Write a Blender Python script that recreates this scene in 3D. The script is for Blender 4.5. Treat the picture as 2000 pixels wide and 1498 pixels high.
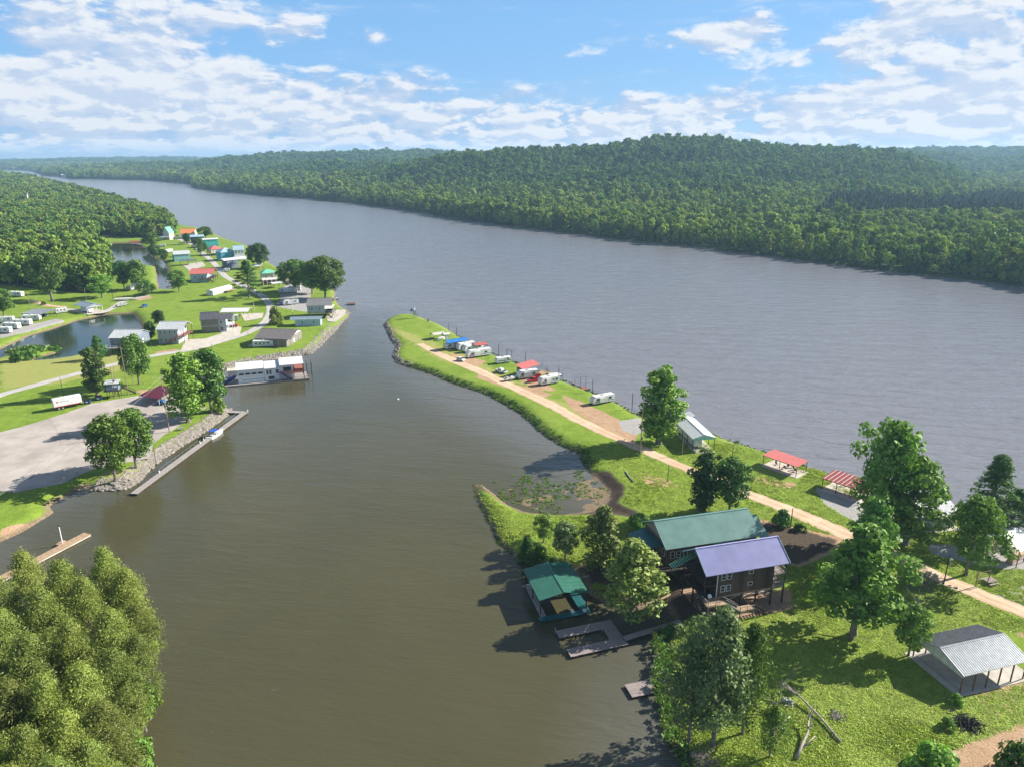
import bpy, bmesh, math, random
import numpy as np
from mathutils import Vector, Matrix
for o in list(bpy.data.objects): bpy.data.objects.remove(o)
SC = bpy.context.scene; COL = SC.collection
# ------------------------------------------------------------------ camera, sky, sun, exposure
CAMH = 84.0; FPX = 1389.0; PITCH = math.atan(441/1389)
cam = bpy.data.objects.new('camera', bpy.data.cameras.new('camera')); COL.objects.link(cam)
cam.location = (0, 0, CAMH); cam.rotation_euler = (math.pi/2-PITCH, 0, 0)
cam.data.sensor_width = 36; cam.data.lens = 36*FPX/2000; cam.data.clip_start = 0.5; cam.data.clip_end = 60000
SC.camera = cam
SC.view_settings.view_transform = 'Standard'; SC.view_settings.look = 'None'
SC.view_settings.exposure = 1.05; SC.view_settings.gamma = 1; SC.view_settings.use_curve_mapping = False
SUN_EL = 31.0; SUN_DIR = 21.0            # degrees above horizon, degrees from +X towards +Y
sd_ = bpy.data.lights.new('sun', 'SUN'); sd_.energy = 5.0; sd_.angle = math.radians(0.53); sd_.color = (1, .94, .84)
sun = bpy.data.objects.new('sun', sd_); COL.objects.link(sun)
_v = Vector((math.cos(math.radians(SUN_EL))*math.cos(math.radians(SUN_DIR)), math.cos(math.radians(SUN_EL))*math.sin(math.radians(SUN_DIR)), math.sin(math.radians(SUN_EL))))
sun.rotation_euler = _v.to_track_quat('Z', 'Y').to_euler(); sun.location = (0, 0, 200)

class NT:
    """tiny helper to write node trees"""
    def __init__(s, nt): s.nt = nt; s.N = nt.nodes; s.L = nt.links
    def new(s, t, **k):
        n = s.N.new(t)
        for a, b in k.items(): setattr(n, a, b)
        return n
    def put(s, sock, v):
        if isinstance(v, bpy.types.NodeSocket): s.L.new(v, sock)
        elif v is not None:
            try: sock.default_value = v
            except Exception: sock.default_value = tuple(v)+(1,) if len(v) == 3 else v
    def m(s, op, a, b=None, c=None, clamp=False):
        n = s.new('ShaderNodeMath', operation=op, use_clamp=clamp)
        for i, v in enumerate((a, b, c)):
            if v is not None: s.put(n.inputs[i], v)
        return n.outputs[0]
    def vm(s, op, a, b=None):
        n = s.new('ShaderNodeVectorMath', operation=op)
        s.put(n.inputs[0], a)
        if b is not None: s.put(n.inputs[1], b)
        return n.outputs[0]
    def mix(s, f, a, b, blend='MIX'):
        n = s.new('ShaderNodeMix', data_type='RGBA', blend_type=blend)
        s.put(n.inputs[0], f); s.put(n.inputs[6], a if isinstance(a, bpy.types.NodeSocket) else tuple(a)[:3]+(1,))
        s.put(n.inputs[7], b if isinstance(b, bpy.types.NodeSocket) else tuple(b)[:3]+(1,)); return n.outputs[2]
    def noise(s, vec, scale, detail=4, rough=.55, dist=0, color=False):
        n = s.new('ShaderNodeTexNoise'); n.inputs['Scale'].default_value = scale; n.inputs['Detail'].default_value = detail
        n.inputs['Roughness'].default_value = rough; n.inputs['Distortion'].default_value = dist
        if vec is not None: s.put(n.inputs['Vector'], vec)
        return n.outputs[1 if color else 0]
    def ramp(s, v, lo, hi, a=0., b=1.):
        n = s.new('ShaderNodeMapRange', clamp=True, interpolation_type='SMOOTHSTEP')
        s.put(n.inputs[0], v)
        for i, x in enumerate((lo, hi, a, b)): s.put(n.inputs[i+1], x)
        return n.outputs[0]
    def attr(s, name): return s.new('ShaderNodeAttribute', attribute_name=name).outputs['Fac']

W = bpy.data.worlds.new('World'); SC.world = W; W.use_nodes = True
def build_world():
    t = NT(W.node_tree); t.N.clear()
    out = t.new('ShaderNodeOutputWorld'); bg = t.new('ShaderNodeBackground'); t.L.new(bg.outputs[0], out.inputs[0])
    sky = t.new('ShaderNodeTexSky', sky_type='NISHITA'); sky.sun_disc = False
    sky.sun_elevation = math.radians(SUN_EL); sky.sun_rotation = math.radians(90-SUN_DIR); sky.altitude = 100
    sky.air_density = 1.0; sky.dust_density = 0.3; sky.ozone_density = 2.5
    d = t.new('ShaderNodeTexCoord').outputs['Generated']
    sp = t.new('ShaderNodeSeparateXYZ'); t.L.new(d, sp.inputs[0]); x, y, z = sp.outputs
    az = t.m('ARCTAN2', x, y)
    el = t.m('ARCSINE', z)
    el0 = t.m('MAXIMUM', el, 0.0)
    def cv(du, dv, ka, ke, off):
        c = t.new('ShaderNodeCombineXYZ'); t.put(c.inputs[0], t.m('MULTIPLY', t.m('ADD', az, du), ka)); t.put(c.inputs[1], t.m('MULTIPLY', t.m('POWER', t.m('ADD', el0, dv+.01), .8), ke)); t.put(c.inputs[2], off); return c.outputs[0]
    # bias fields: where the photograph's clouds gather or open (azimuth/elevation of pixels)
    def pe(px, py):
        a = (px-1000)/FPX; b = -(py-749)/FPX
        dy = math.cos(PITCH)+b*math.sin(PITCH); dz = -math.sin(PITCH)+b*math.cos(PITCH)
        return math.atan2(a, dy), math.atan2(dz, math.hypot(a, dy))
    bias = None
    for px, py, rx, ry, amp in [(1850, 70, .24, .05, .12), (1900, 210, .26, .035, .12), (1440, 60, .055, .020, .20), (1190, 80, .09, .018, .14), (1000, 40, .30, .045, -.30),
                                (1250, 150, .30, .025, -.16), (700, 30, .16, .03, .02), (400, 70, .2, .05, .08), (80, 120, .16, .05, .06), (100, 20, .2, .03, -.08), (1300, 20, .14, .018, -.10),
                                (1000, 262, 1.6, .036, .15), (1000, 195, 1.3, .020, .06), (300, 130, .3, .06, .08), (1980, 20, .05, .015, -.15), (1600, 25, .05, .03, -.12), (700, 110, .2, .02, -.10), (850, 75, .14, .006, .13)]:
        a0, e0 = pe(px, py)
        q = t.m('ADD', t.m('POWER', t.m('DIVIDE', t.m('SUBTRACT', az, a0), rx), 2.), t.m('POWER', t.m('DIVIDE', t.m('SUBTRACT', el, e0), ry), 2.))
        g = t.m('MULTIPLY', t.m('EXPONENT', t.m('MULTIPLY', q, -1.)), amp)
        bias = g if bias is None else t.m('ADD', bias, g)
    lowf = t.ramp(el, .035, .10, 1, 0)
    def dens(du, dv):
        a = t.noise(cv(du, dv, 9.5, 19., 5.2), 1., 11, .60, .15); b = t.noise(cv(du, dv, 18., 32., 9.4), 1., 11, .60, .12)
        s_ = t.m('ADD', t.m('MULTIPLY', a, t.m('SUBTRACT', 1., lowf)), t.m('MULTIPLY', b, lowf))
        return t.m('ADD', s_, bias)
    D = dens(0, 0); D2 = dens(.009, .008)
    cover = t.ramp(D, .45, .61)
    core = t.ramp(D, .50, .68)
    lit = t.ramp(t.m('SUBTRACT', D, D2), -.05, .06)
    wsp = t.ramp(t.noise(cv(0, 0, 4., 26., 1.3), 1., 9, .62, .5), .50, .80, 0, .6)
    cover = t.m('MAXIMUM', cover, wsp)
    white = (1.0, 1.0, 1.0, 1); grey = (.46, .60, .84, 1); mid = (.76, .83, .94, 1)
    cc = t.mix(lit, grey, white); cc = t.mix(t.m('MULTIPLY', core, .5), cc, mid)
    blue = t.mix(t.ramp(el, .15, .6, .65, .08), t.vm('MULTIPLY', sky.outputs[0], (.05, .05, .05)), (.125, .29, .53, 1))
    cb = t.ramp(el, .2, .7, .475, .16); cl = t.vm('SCALE', cc); t.put(cl.node.inputs['Scale'], cb)
    colr = t.mix(t.m('MULTIPLY', cover, .93), blue, cl)
    hz = t.ramp(el, .0, .03, .55, 0)
    colr = t.mix(hz, colr, (.31, .42, .56, 1))
    # below the horizon: dull ground-haze tone
    colr = t.mix(t.ramp(el, -.02, 0, 1, 0), colr, (.08, .11, .13, 1))
    t.L.new(colr, bg.inputs[0]); bg.inputs[1].default_value = 1.0
build_world()

# ------------------------------------------------------------------ pixel -> place helpers
def at(px, py, z=1.5):
    a = (px-1000)/FPX; b = -(py-749)/FPX
    dy = math.cos(PITCH)+b*math.sin(PITCH); dz = -math.sin(PITCH)+b*math.cos(PITCH)
    t = (z-CAMH)/dz
    return Vector((a*t, dy*t, z))
def topix(X, Y, Z):
    Zr = Z-CAMH; f = Y*math.cos(PITCH)-Zr*math.sin(PITCH); u = Y*math.sin(PITCH)+Zr*math.cos(PITCH)
    return 1000+FPX*X/f, 749-FPX*u/f
def hgt(p, ytop):
    """height above point p whose image row is ytop"""
    lo, hi = 0, 60
    for _ in range(40):
        m = (lo+hi)/2
        if topix(p[0], p[1], p[2]+m)[1] > ytop: lo = m
        else: hi = m
    return lo
ZG = 1.5
# ------------------------------------------------------------------ numpy noise
def vnoise(x, y, scale, seed=0):
    x = x/scale+seed*17.13; y = y/scale+seed*7.77
    xi = np.floor(x); yi = np.floor(y); fx = x-xi; fy = y-yi; fx = fx*fx*(3-2*fx); fy = fy*fy*(3-2*fy)
    def h(a, b):
        s = np.sin(a*127.1+b*311.7+seed*74.7)*43758.5453; return s-np.floor(s)
    return (h(xi, yi)*(1-fx)+h(xi+1, yi)*fx)*(1-fy)+(h(xi, yi+1)*(1-fx)+h(xi+1, yi+1)*fx)*fy
def fbm(x, y, scale, seed=0, o=4):
    s = 0; a = .5; n = 0
    for i in range(o): s = s+a*vnoise(x, y, scale/2**i, seed+i); n += a; a *= .5
    return s/n
def polysd(X, Y, poly):
    """signed distance (positive inside) of points to polygon"""
    P = np.array(poly, float); Q = np.roll(P, -1, 0); best = np.full(X.shape, 1e18); ins = np.zeros(X.shape, bool)
    for (x0, y0), (x1, y1) in zip(P, Q):
        ex, ey = x1-x0, y1-y0; L = ex*ex+ey*ey+1e-12
        t = np.clip(((X-x0)*ex+(Y-y0)*ey)/L, 0, 1); d = (X-x0-t*ex)**2+(Y-y0-t*ey)**2
        np.minimum(best, d, out=best)
        if y0 != y1:
            c = ((y0 > Y) != (y1 > Y)) & (X < ex*(Y-y0)/(ey)+x0); ins ^= c
    d = np.sqrt(best); return np.where(ins, d, -d)
def pxpoly(pts, z=0): return [tuple(at(px, py, z)[:2]) for px, py in pts]

SPIT = pxpoly([(750,634),(757,624),(775,617),(800,615),(826,623),(850,632),(872,642),(893,657),(915,670),(940,684),(962,694),(985,703),(1010,712),(1040,724),(1090,744),(1115,752),(1150,766),(1185,780),(1215,793),(1240,810),(1270,824),(1340,838),(1405,854),(1440,868),(1495,886),(1560,911),(1600,921),(1640,936),(1700,956),(1780,976),(1850,988),(1920,1003),(2000,1040),(2200,1110),(2600,1300),(2900,1900),
  (1400,2100),(1400,1600),(1362,1500),(1335,1462),(1322,1420),(1312,1380),(1303,1340),(1312,1300),(1300,1262),(1318,1228),(1318,1212),(1290,1170),(1262,1186),(1225,1195),(1190,1185),(1150,1160),(1138,1132),(1120,1118),(1060,1104),(1012,1096),(998,1078),(975,1060),(960,1030),(945,1000),(930,970),(924,946),(940,946),(962,962),(990,985),(1025,1000),(1070,1006),(1120,1003),(1165,993),(1185,975),(1180,955),(1160,935),(1146,915),(1141,900),(1130,882),(1100,872),(1060,847),(1040,827),(1010,802),(985,787),(945,767),(910,757),(880,747),(840,730),(800,717),(772,707),(768,695),(776,677),(763,662)])
LEFT = pxpoly([(-900,1090),(-200,1075),(0,1058),(40,1040),(80,1016),(104,1001),(96,988),(120,975),(165,951),(180,955),(205,957),(235,956),(262,945),(300,906),(350,872),(400,841),(440,812),(448,800),(427,786),(392,772),(352,762),(350,752),(400,730),(430,724),(450,720),(500,706),(575,696),(608,690),(625,675),(650,650),(680,620),(681,609),(665,600),(656,588),(655,575),(648,562),(610,540),(560,532),(530,518),(510,500),(480,480),(440,467),(400,450),(380,445),(340,438),(330,425),(290,412),(240,400),(200,385),(160,375),(110,365),(60,353),(40,346),(0,340),(-300,337),(-3000,337),(-3000,1090)])
POND1 = pxpoly([(-60,705),(0,683),(60,656),(110,641),(150,627),(205,616),(258,612),(270,625),(278,640),(262,662),(232,672),(205,688),(170,690),(140,699),(100,705),(66,707),(66,701),(108,691),(112,686),(92,681),(60,684),(30,690),(0,702),(-60,722)])
POND2 = pxpoly([(185,476),(272,474),(290,498),(322,513),(333,545),(337,568),(311,567),(303,522),(260,517),(235,517),(205,505),(160,500)])
PINEB = [(-300,20),(-300,112)]+pxpoly([(-60,1190),(60,1195),(150,1240),(205,1320),(222,1400),(232,1498),(240,1700),(240,2200)])
FAR = pxpoly([(2900,700),(2300,608),(2100,580),(2000,563),(1925,551),(1800,537),(1700,526),(1600,513),(1480,498),(1370,484),(1240,472),(1120,456),(1000,443),(900,429),(800,412),(700,399),(600,389),(500,381),(420,373),(377,367),(374,360),(330,356),(290,353),(200,351),(137,350),(128,346),(88,344),(75,338),(60,334),(30,333),(0,332.5),(-800,331)])+[(-40000,9000),(-40000,30000),(40000,30000),(40000,300)]
MARSH = pxpoly([(935,950),(1000,938),(1080,935),(1150,925),(1185,930),(1215,960),(1200,990),(1260,1020),(1200,1010),(1120,1008),(1020,1003),(960,965)], .3)
POOLFALL = []
# ridges: (crest distance, near width, far width, crest line as pixels of the tree tops)
RIDGES = [(1750, 520, 700, [(560,335),(750,318),(880,299),(1000,291),(1100,287),(1180,284),(1230,276),(1280,271),(1340,268),(1400,269),(1440,275),(1500,282),(1560,286),(1600,285),(1650,289),(1700,291),(1740,295),(1780,303),(1830,318),(1880,338),(1960,365),(2100,380)]),
          (1250, 260, 300, [(900,395),(1000,384),(1100,362),(1200,350),(1300,352),(1400,345),(1480,352),(1560,360),(1650,352),(1750,362),(1850,380),(2100,400)]),
          (2500, 600, 600, [(60,336),(140,326),(250,323),(330,323),(400,320),(480,317),(560,316),(700,317),(900,312),(1400,310),(2100,320)]),
          (3600, 900, 900, [(-200,326),(380,319),(440,310),(500,304),(560,300),(700,298),(850,297),(900,299),(1100,300),(1700,294),(1800,291),(1900,290),(2000,290),(2300,288)]),
          (2700, 500, 600, [(1500,330),(1650,300),(1750,293),(1850,300),(1920,310),(2000,305),(2300,300)]),
          (7500, 2200, 2500, [(-800,314),(0,314),(100,313),(190,310),(250,311),(330,309),(400,311),(460,308),(700,306),(1100,304),(2300,302)])]
RC = []
for Yc, wn, wf, line in RIDGES:
    xs, zs = [], []
    for px, py in line:
        a = (px-1000)/FPX; b = -(py-749)/FPX
        dy = math.cos(PITCH)+b*math.sin(PITCH); dz = -math.sin(PITCH)+b*math.cos(PITCH); t = Yc/dy
        xs.append(a*t/Yc); zs.append(CAMH+dz*t-22)
    RC.append((Yc, wn, wf, xs, zs))
def landsd(X, Y):
    """shore distance fields; positive on land"""
    near = Y < 700
    jit = (fbm(X, Y, 9, 3)-.5)*2.6*np.clip(Y/350, .35, 3)
    sp = np.full(X.shape, -1e3); m = Y < 420; sp[m] = polysd(X[m], Y[m], SPIT); sp = np.where(sp > -900, sp+jit*.6, sp)
    lf = polysd(X, Y, LEFT)+jit*.5
    p1 = polysd(X, Y, POND1)+jit*.5; p2 = polysd(X, Y, POND2)+jit*.5
    lf = np.minimum(lf, np.minimum(-p1, -p2))
    pb = polysd(X, Y, PINEB)+jit*.4
    fa = polysd(X, Y, FAR)+(fbm(X, Y, 60, 5)-.5)*np.clip(Y/90, 4, 60)
    return sp, lf, pb, fa
def terrain(X, Y):
    sp, lf, pb, fa = landsd(X, Y)
    nearsd = np.maximum(np.maximum(sp, lf), pb)
    def prof(s, wdt, top): return np.where(s > 0, top*(1-(1-np.clip(s/wdt, 0, 1))**2), np.maximum(s*.5, -2.5))
    z = prof(nearsd, 4.5, ZG)
    mm = Y < 260
    ms = np.full(X.shape, -99.); ms[mm] = polysd(X[mm], Y[mm], MARSH)
    mz = -.22+.40*fbm(X, Y, 5, 9)
    w = np.clip(ms/4+.2, 0, 1); z = np.where(ms > -1, np.minimum(z*(1-w)+mz*w, np.where(z > mz, 9, mz) if False else z*(1-w)+mz*w), z)
    # far side: floodplain and ridges
    u = X/np.maximum(Y, 1)
    fz = prof(fa, 12, 2.2)+np.clip((fa-80)/900, 0, 1)*6
    rid = np.zeros(X.shape)
    for Yc, wn, wf, xs, zs in RC:
        c = np.interp(u, xs, zs, left=zs[0], right=zs[-1])
        g = np.where(Y < Yc, np.exp(-((Y-Yc)/wn)**2*1.3), np.exp(-((Y-Yc)/wf)**2))
        rav = 1-.8*np.abs(fbm(X, Y, 330, 11, 3)-.5)*2*np.clip(1-np.exp(-((Y-Yc)/(wn*.35))**2), 0, 1)
        rid = np.maximum(rid, np.maximum(c, 0)*g*rav)
    rid = rid*np.clip((fa-60)/300, 0, 1)
    fz = np.where(fa > 0, np.maximum(fz, rid+2)*1., fz)
    z = np.maximum(z, np.where(fa > -60, fz, -2.5))
    return z, nearsd, fa, sp, lf, pb, ms

# ------------------------------------------------------------------ materials
def newmat(name):
    m = bpy.data.materials.new(name); m.use_nodes = True; t = NT(m.node_tree)
    return m, t, t.N['Principled BSDF'], t.N['Material Output']
def simple(name, col, rough=.7, metal=0., var=.18, scale=1.2, bump=.0, bscale=8., spec=.4):
    m, t, b, o = newmat(name)
    P = t.new('ShaderNodeTexCoord').outputs['Object']
    n = t.noise(P, scale, 6, .62); c = tuple(col)
    dark = tuple(x*(1-var*1.3) for x in c); lite = tuple(min(1, x*(1+var)) for x in c)
    k = t.mix(t.ramp(n, .3, .7), dark, lite)
    rn = t.new('ShaderNodeObjectInfo').outputs['Random']
    k = t.mix(.12, k, t.vm('MULTIPLY', k, t.new('ShaderNodeCombineXYZ').outputs[0]) if False else t.mix(rn, (c[0]*.6, c[1]*.6, c[2]*.6), (min(1, c[0]*1.3), min(1, c[1]*1.3), min(1, c[2]*1.3))))
    t.put(b.inputs['Base Color'], k); b.inputs['Roughness'].default_value = rough; b.inputs['Metallic'].default_value = metal
    b.inputs['Specular IOR Level'].default_value = spec
    if bump:
        bn = t.new('ShaderNodeBump'); bn.inputs['Strength'].default_value = .6; bn.inputs['Distance'].default_value = bump
        t.L.new(t.noise(P, bscale, 5), bn.inputs['Height']); t.L.new(bn.outputs[0], b.inputs['Normal'])
    return m
M = {}
for n_, c_, r_, me_, kw in [
    ('white_paint', (.72,.73,.72), .5, 0, {}), ('offwhite', (.62,.60,.55), .6, 0, {}), ('white_metal', (.74,.75,.76), .38, 0, dict(var=.08)), ('trim_white', (.78,.79,.8), .5, 0, dict(var=.05)),
    ('galvanized', (.28,.30,.33), .42, .6, dict(var=.14)), ('galvanized_shade', (.32,.32,.35), .5, .1, {}), ('pale_roof', (.55,.57,.58), .45, 0, dict(var=.12)), ('charcoal_shingle', (.10,.10,.115), .9, 0, dict(var=.25)),
    ('grey_shingle', (.20,.20,.20), .9, 0, dict(var=.2)), ('brown_roof', (.17,.155,.155), .8, 0, {}), ('lavender_metal', (.40,.40,.64), .36, .15, dict(var=.08, scale=.4)),
    ('sage_metal', (.21,.36,.32), .38, .1, dict(var=.10, scale=.4)), ('green_metal', (.05,.175,.125), .36, .1, dict(var=.08, scale=.4)), ('dark_green_metal', (.02,.12,.13), .4, .1, {}),
    ('blue_metal', (.04,.22,.60), .4, 0, dict(var=.06)), ('red_metal', (.58,.17,.15), .45, 0, dict(var=.10)), ('dark_red_metal', (.26,.045,.04), .5, 0, dict(var=.2)), ('maroon', (.10,.012,.03), .6, 0, {}),
    ('orange_metal', (.72,.26,.10), .5, 0, dict(var=.06)), ('mint_metal', (.18,.55,.36), .5, 0, {}), ('blue_grey_metal', (.24,.31,.36), .42, .1, {}),
    ('weathered_wood', (.30,.25,.235), .85, 0, dict(var=.3, scale=3., bump=.01)), ('grey_wood', (.34,.31,.29), .85, 0, dict(var=.25, scale=2.)), ('dark_wood', (.055,.040,.032), .8, 0, dict(var=.35, scale=2.)),
    ('tan_wood', (.42,.29,.18), .8, 0, dict(var=.25)), ('red_wood', (.30,.11,.08), .8, 0, dict(var=.25)), ('brown_wood', (.16,.09,.06), .8, 0, dict(var=.3)), ('pole_wood', (.30,.22,.17), .85, 0, dict(var=.25)),
    ('post_steel', (.07,.045,.035), .6, .2, {}), ('black', (.02,.02,.022), .5, 0, {}), ('rubber', (.025,.025,.025), .8, 0, {}), ('concrete', (.50,.46,.40), .85, 0, dict(var=.16, scale=.5)),
    ('grey_siding', (.38,.41,.45), .7, 0, dict(var=.08)), ('taupe_siding', (.22,.20,.18), .7, 0, dict(var=.12)), ('cream_siding', (.62,.58,.48), .7, 0, {}), ('pale_blue_siding', (.38,.52,.62), .7, 0, {}),
    ('blue_siding', (.04,.34,.50), .6, 0, {}), ('turquoise_siding', (.05,.50,.50), .6, 0, {}), ('aqua_siding', (.30,.60,.62), .6, 0, {}), ('slate_siding', (.17,.20,.27), .7, 0, {}),
    ('red_paint', (.50,.015,.02), .3, 0, dict(var=.05)), ('silver_paint', (.45,.46,.48), .35, .3, {}), ('blue_canvas', (.02,.08,.42), .8, 0, {}), ('blue_paint', (.03,.14,.36), .5, 0, {}), ('navy', (.015,.03,.09), .5, 0, {}),
    ('dumpster_blue', (.02,.06,.18), .6, 0, {}), ('bare_branch', (.24,.21,.19), .9, 0, dict(var=.3, scale=4)), ('grey_bark', (.20,.175,.15), .9, 0, dict(var=.35, scale=4)), ('bark', (.12,.09,.07), .9, 0, dict(var=.35, scale=4)),
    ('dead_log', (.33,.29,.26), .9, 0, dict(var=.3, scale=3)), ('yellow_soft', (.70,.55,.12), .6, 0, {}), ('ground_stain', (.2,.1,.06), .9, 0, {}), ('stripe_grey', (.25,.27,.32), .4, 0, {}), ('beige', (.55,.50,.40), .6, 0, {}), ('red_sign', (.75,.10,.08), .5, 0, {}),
    ('char', (.03,.028,.027), .9, 0, {}), ('rock', (.28,.25,.215), .95, 0, dict(var=.3, scale=.8)), ('patio_red', (.42,.18,.11), .85, 0, {}), ('cable', (.45,.45,.45), .6, .3, {}), ('sandy', (.36,.24,.16), .9, 0, dict(var=.25)), ('gravel', (.42,.41,.40), .95, 0, dict(var=.25, scale=6))]:
    M[n_] = simple('m_'+n_, c_, r_, me_, **kw)
def m_glass():
    m, t, b, o = newmat('m_window_glass'); b.inputs['Base Color'].default_value = (.02, .03, .04, 1); b.inputs['Roughness'].default_value = .08; b.inputs['Specular IOR Level'].default_value = .8
    return m
M['glass'] = m_glass()
def m_board(name, c1, c2, sc=(2.5, 2.5, 7.)):
    m, t, b, o = newmat(name); P = t.new('ShaderNodeTexCoord').outputs['Object']
    bands = t.new('ShaderNodeTexNoise'); bands.inputs['Scale'].default_value = 1.; bands.inputs['Detail'].default_value = 5
    t.L.new(t.vm('MULTIPLY', P, sc), bands.inputs['Vector'])
    k = t.mix(t.ramp(bands.outputs[0], .35, .68), c1, c2); t.put(b.inputs['Base Color'], k); b.inputs['Roughness'].default_value = .85
    return m
M['board_siding'] = m_board('m_board_siding', (.040,.024,.018), (.21,.14,.105), (.5, .5, 7.))
def leafmat(name, c, c2, trans=.22, rnd=.5):
    m, t, b, o = newmat(name); t.N.remove(b)
    rn = t.new('ShaderNodeObjectInfo').outputs['Random']; v = t.attr('v')
    f = t.m('ADD', t.m('MULTIPLY', v, 1-rnd), t.m('MULTIPLY', rn, rnd))
    k = t.mix(f, c, c2)
    sat = t.new('ShaderNodeHueSaturation'); t.L.new(k, sat.inputs['Color']); t.put(sat.inputs['Value'], t.m('ADD', .68, t.m('MULTIPLY', t.m('FRACT', t.m('MULTIPLY', rn, 7.3)), .62)))
    t.put(sat.inputs['Hue'], t.m('ADD', .488, t.m('MULTIPLY', t.m('FRACT', t.m('MULTIPLY', rn, 3.7)), .024)))
    k = sat.outputs[0]
    df = t.new('ShaderNodeBsdfDiffuse'); tr = t.new('ShaderNodeBsdfTranslucent'); gl = t.new('ShaderNodeBsdfGlossy'); gl.inputs['Roughness'].default_value = .55
    t.L.new(k, df.inputs[0]); t.put(tr.inputs[0], t.mix(.5, k, t.vm('MULTIPLY', k, (1.5, 1.5, .5)))); gl.inputs[0].default_value = (.5, .5, .5, 1)
    m1 = t.new('ShaderNodeMixShader'); m1.inputs[0].default_value = trans; t.L.new(df.outputs[0], m1.inputs[1]); t.L.new(tr.outputs[0], m1.inputs[2])
    m2 = t.new('ShaderNodeMixShader'); m2.inputs[0].default_value = .05; t.L.new(m1.outputs[0], m2.inputs[1]); t.L.new(gl.outputs[0], m2.inputs[2])
    t.L.new(m2.outputs[0], o.inputs[0]); return m
M['leaf_mid'] = leafmat('m_leaf_mid', (.075,.17,.026), (.16,.28,.045))
M['leaf_dark'] = leafmat('m_leaf_dark', (.048,.130,.030), (.105,.21,.04))
M['leaf_bright'] = leafmat('m_leaf_bright', (.13,.26,.030), (.23,.36,.055))
M['leaf_olive'] = leafmat('m_leaf_olive', (.12,.19,.035), (.27,.33,.08), rnd=.25)
M['leaf_pine'] = leafmat('m_leaf_pine', (.145,.205,.035), (.29,.345,.07))
M['leaf_forest'] = leafmat('m_leaf_forest', (.095,.205,.030), (.32,.41,.055), trans=.25, rnd=.75)
M['leaf_hill'] = leafmat('m_leaf_hill', (.060,.155,.034), (.20,.32,.05), trans=.25, rnd=.8)
M['leaf_stand'] = leafmat('m_leaf_stand', (.030,.080,.026), (.055,.115,.034), trans=.2, rnd=.7)
M['leaf_silver'] = leafmat('m_leaf_silver', (.11,.19,.06), (.23,.32,.12))

def m_ground():
    m, t, b, o = newmat('m_ground'); P = t.new('ShaderNodeNewGeometry').outputs['Position']
    n1 = t.noise(P, .035, 5, .6); n2 = t.noise(P, .35, 6, .65); n3 = t.noise(P, 2.6, 5, .7); n4 = t.noise(P, .11, 4, .6, .5)
    g = t.mix(t.ramp(n2, .3, .7), (.155,.24,.027), (.245,.335,.046))
    g = t.mix(t.ramp(n1, .48, .72, 0, .6), g, (.27,.34,.06))
    g = t.mix(t.ramp(n4, .56, .78, 0, .6), g, (.085,.175,.025))
    g = t.mix(t.ramp(n3, .35, .75, 0, .45), g, (.06,.13,.015))
    dry = t.m('ADD', t.attr('dry'), t.m('MULTIPLY', t.m('SUBTRACT', n2, .5), 1.1))
    g = t.mix(t.ramp(dry, .35, .75, 0, .75), g, (.34,.33,.11))
    dirtc = t.mix(t.ramp(n3, .3, .7), (.36,.23,.14), (.52,.36,.23))
    dirtc = t.mix(t.ramp(n2, .4, .7, 0, .5), dirtc, (.28,.16,.09))
    dv = t.m('ADD', t.attr('dirt'), t.m('MULTIPLY', t.m('SUBTRACT', n2, .5), .9))
    dv = t.m('ADD', dv, t.m('MULTIPLY', t.m('SUBTRACT', n3, .5), .35))
    c = t.mix(t.ramp(dv, .42, .62), g, dirtc)
    gv = t.m('ADD', t.attr('gravel'), t.m('MULTIPLY', t.m('SUBTRACT', n2, .5), .7))
    c = t.mix(t.ramp(gv, .42, .58), c, t.mix(t.ramp(t.noise(P, 5, 4), .3, .7), (.27,.26,.25), (.44,.42,.40)))
    mv = t.m('ADD', t.attr('mud_and_shade'), t.m('MULTIPLY', t.m('SUBTRACT', n2, .5), .7))
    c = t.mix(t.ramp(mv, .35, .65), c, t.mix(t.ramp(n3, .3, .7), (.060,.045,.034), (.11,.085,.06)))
    shore = t.m('ADD', t.attr('sd'), t.m('MULTIPLY', t.m('SUBTRACT', n2, .5), 2.2))
    c = t.mix(t.ramp(shore, .5, 1.7, .92, 0), c, t.mix(t.ramp(n3, .35, .65), (.14,.095,.055), (.30,.23,.16)))
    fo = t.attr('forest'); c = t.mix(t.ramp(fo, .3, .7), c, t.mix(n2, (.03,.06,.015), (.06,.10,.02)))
    t.put(b.inputs['Base Color'], c); b.inputs['Roughness'].default_value = .95; b.inputs['Specular IOR Level'].default_value = .1
    bn = t.new('ShaderNodeBump'); bn.inputs['Strength'].default_value = 1.; bn.inputs['Distance'].default_value = .14
    t.put(bn.inputs['Height'], t.m('ADD', n3, t.m('MULTIPLY', n2, 1.6))); t.L.new(bn.outputs[0], b.inputs['Normal'])
    return m
M['ground'] = m_ground()
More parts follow.
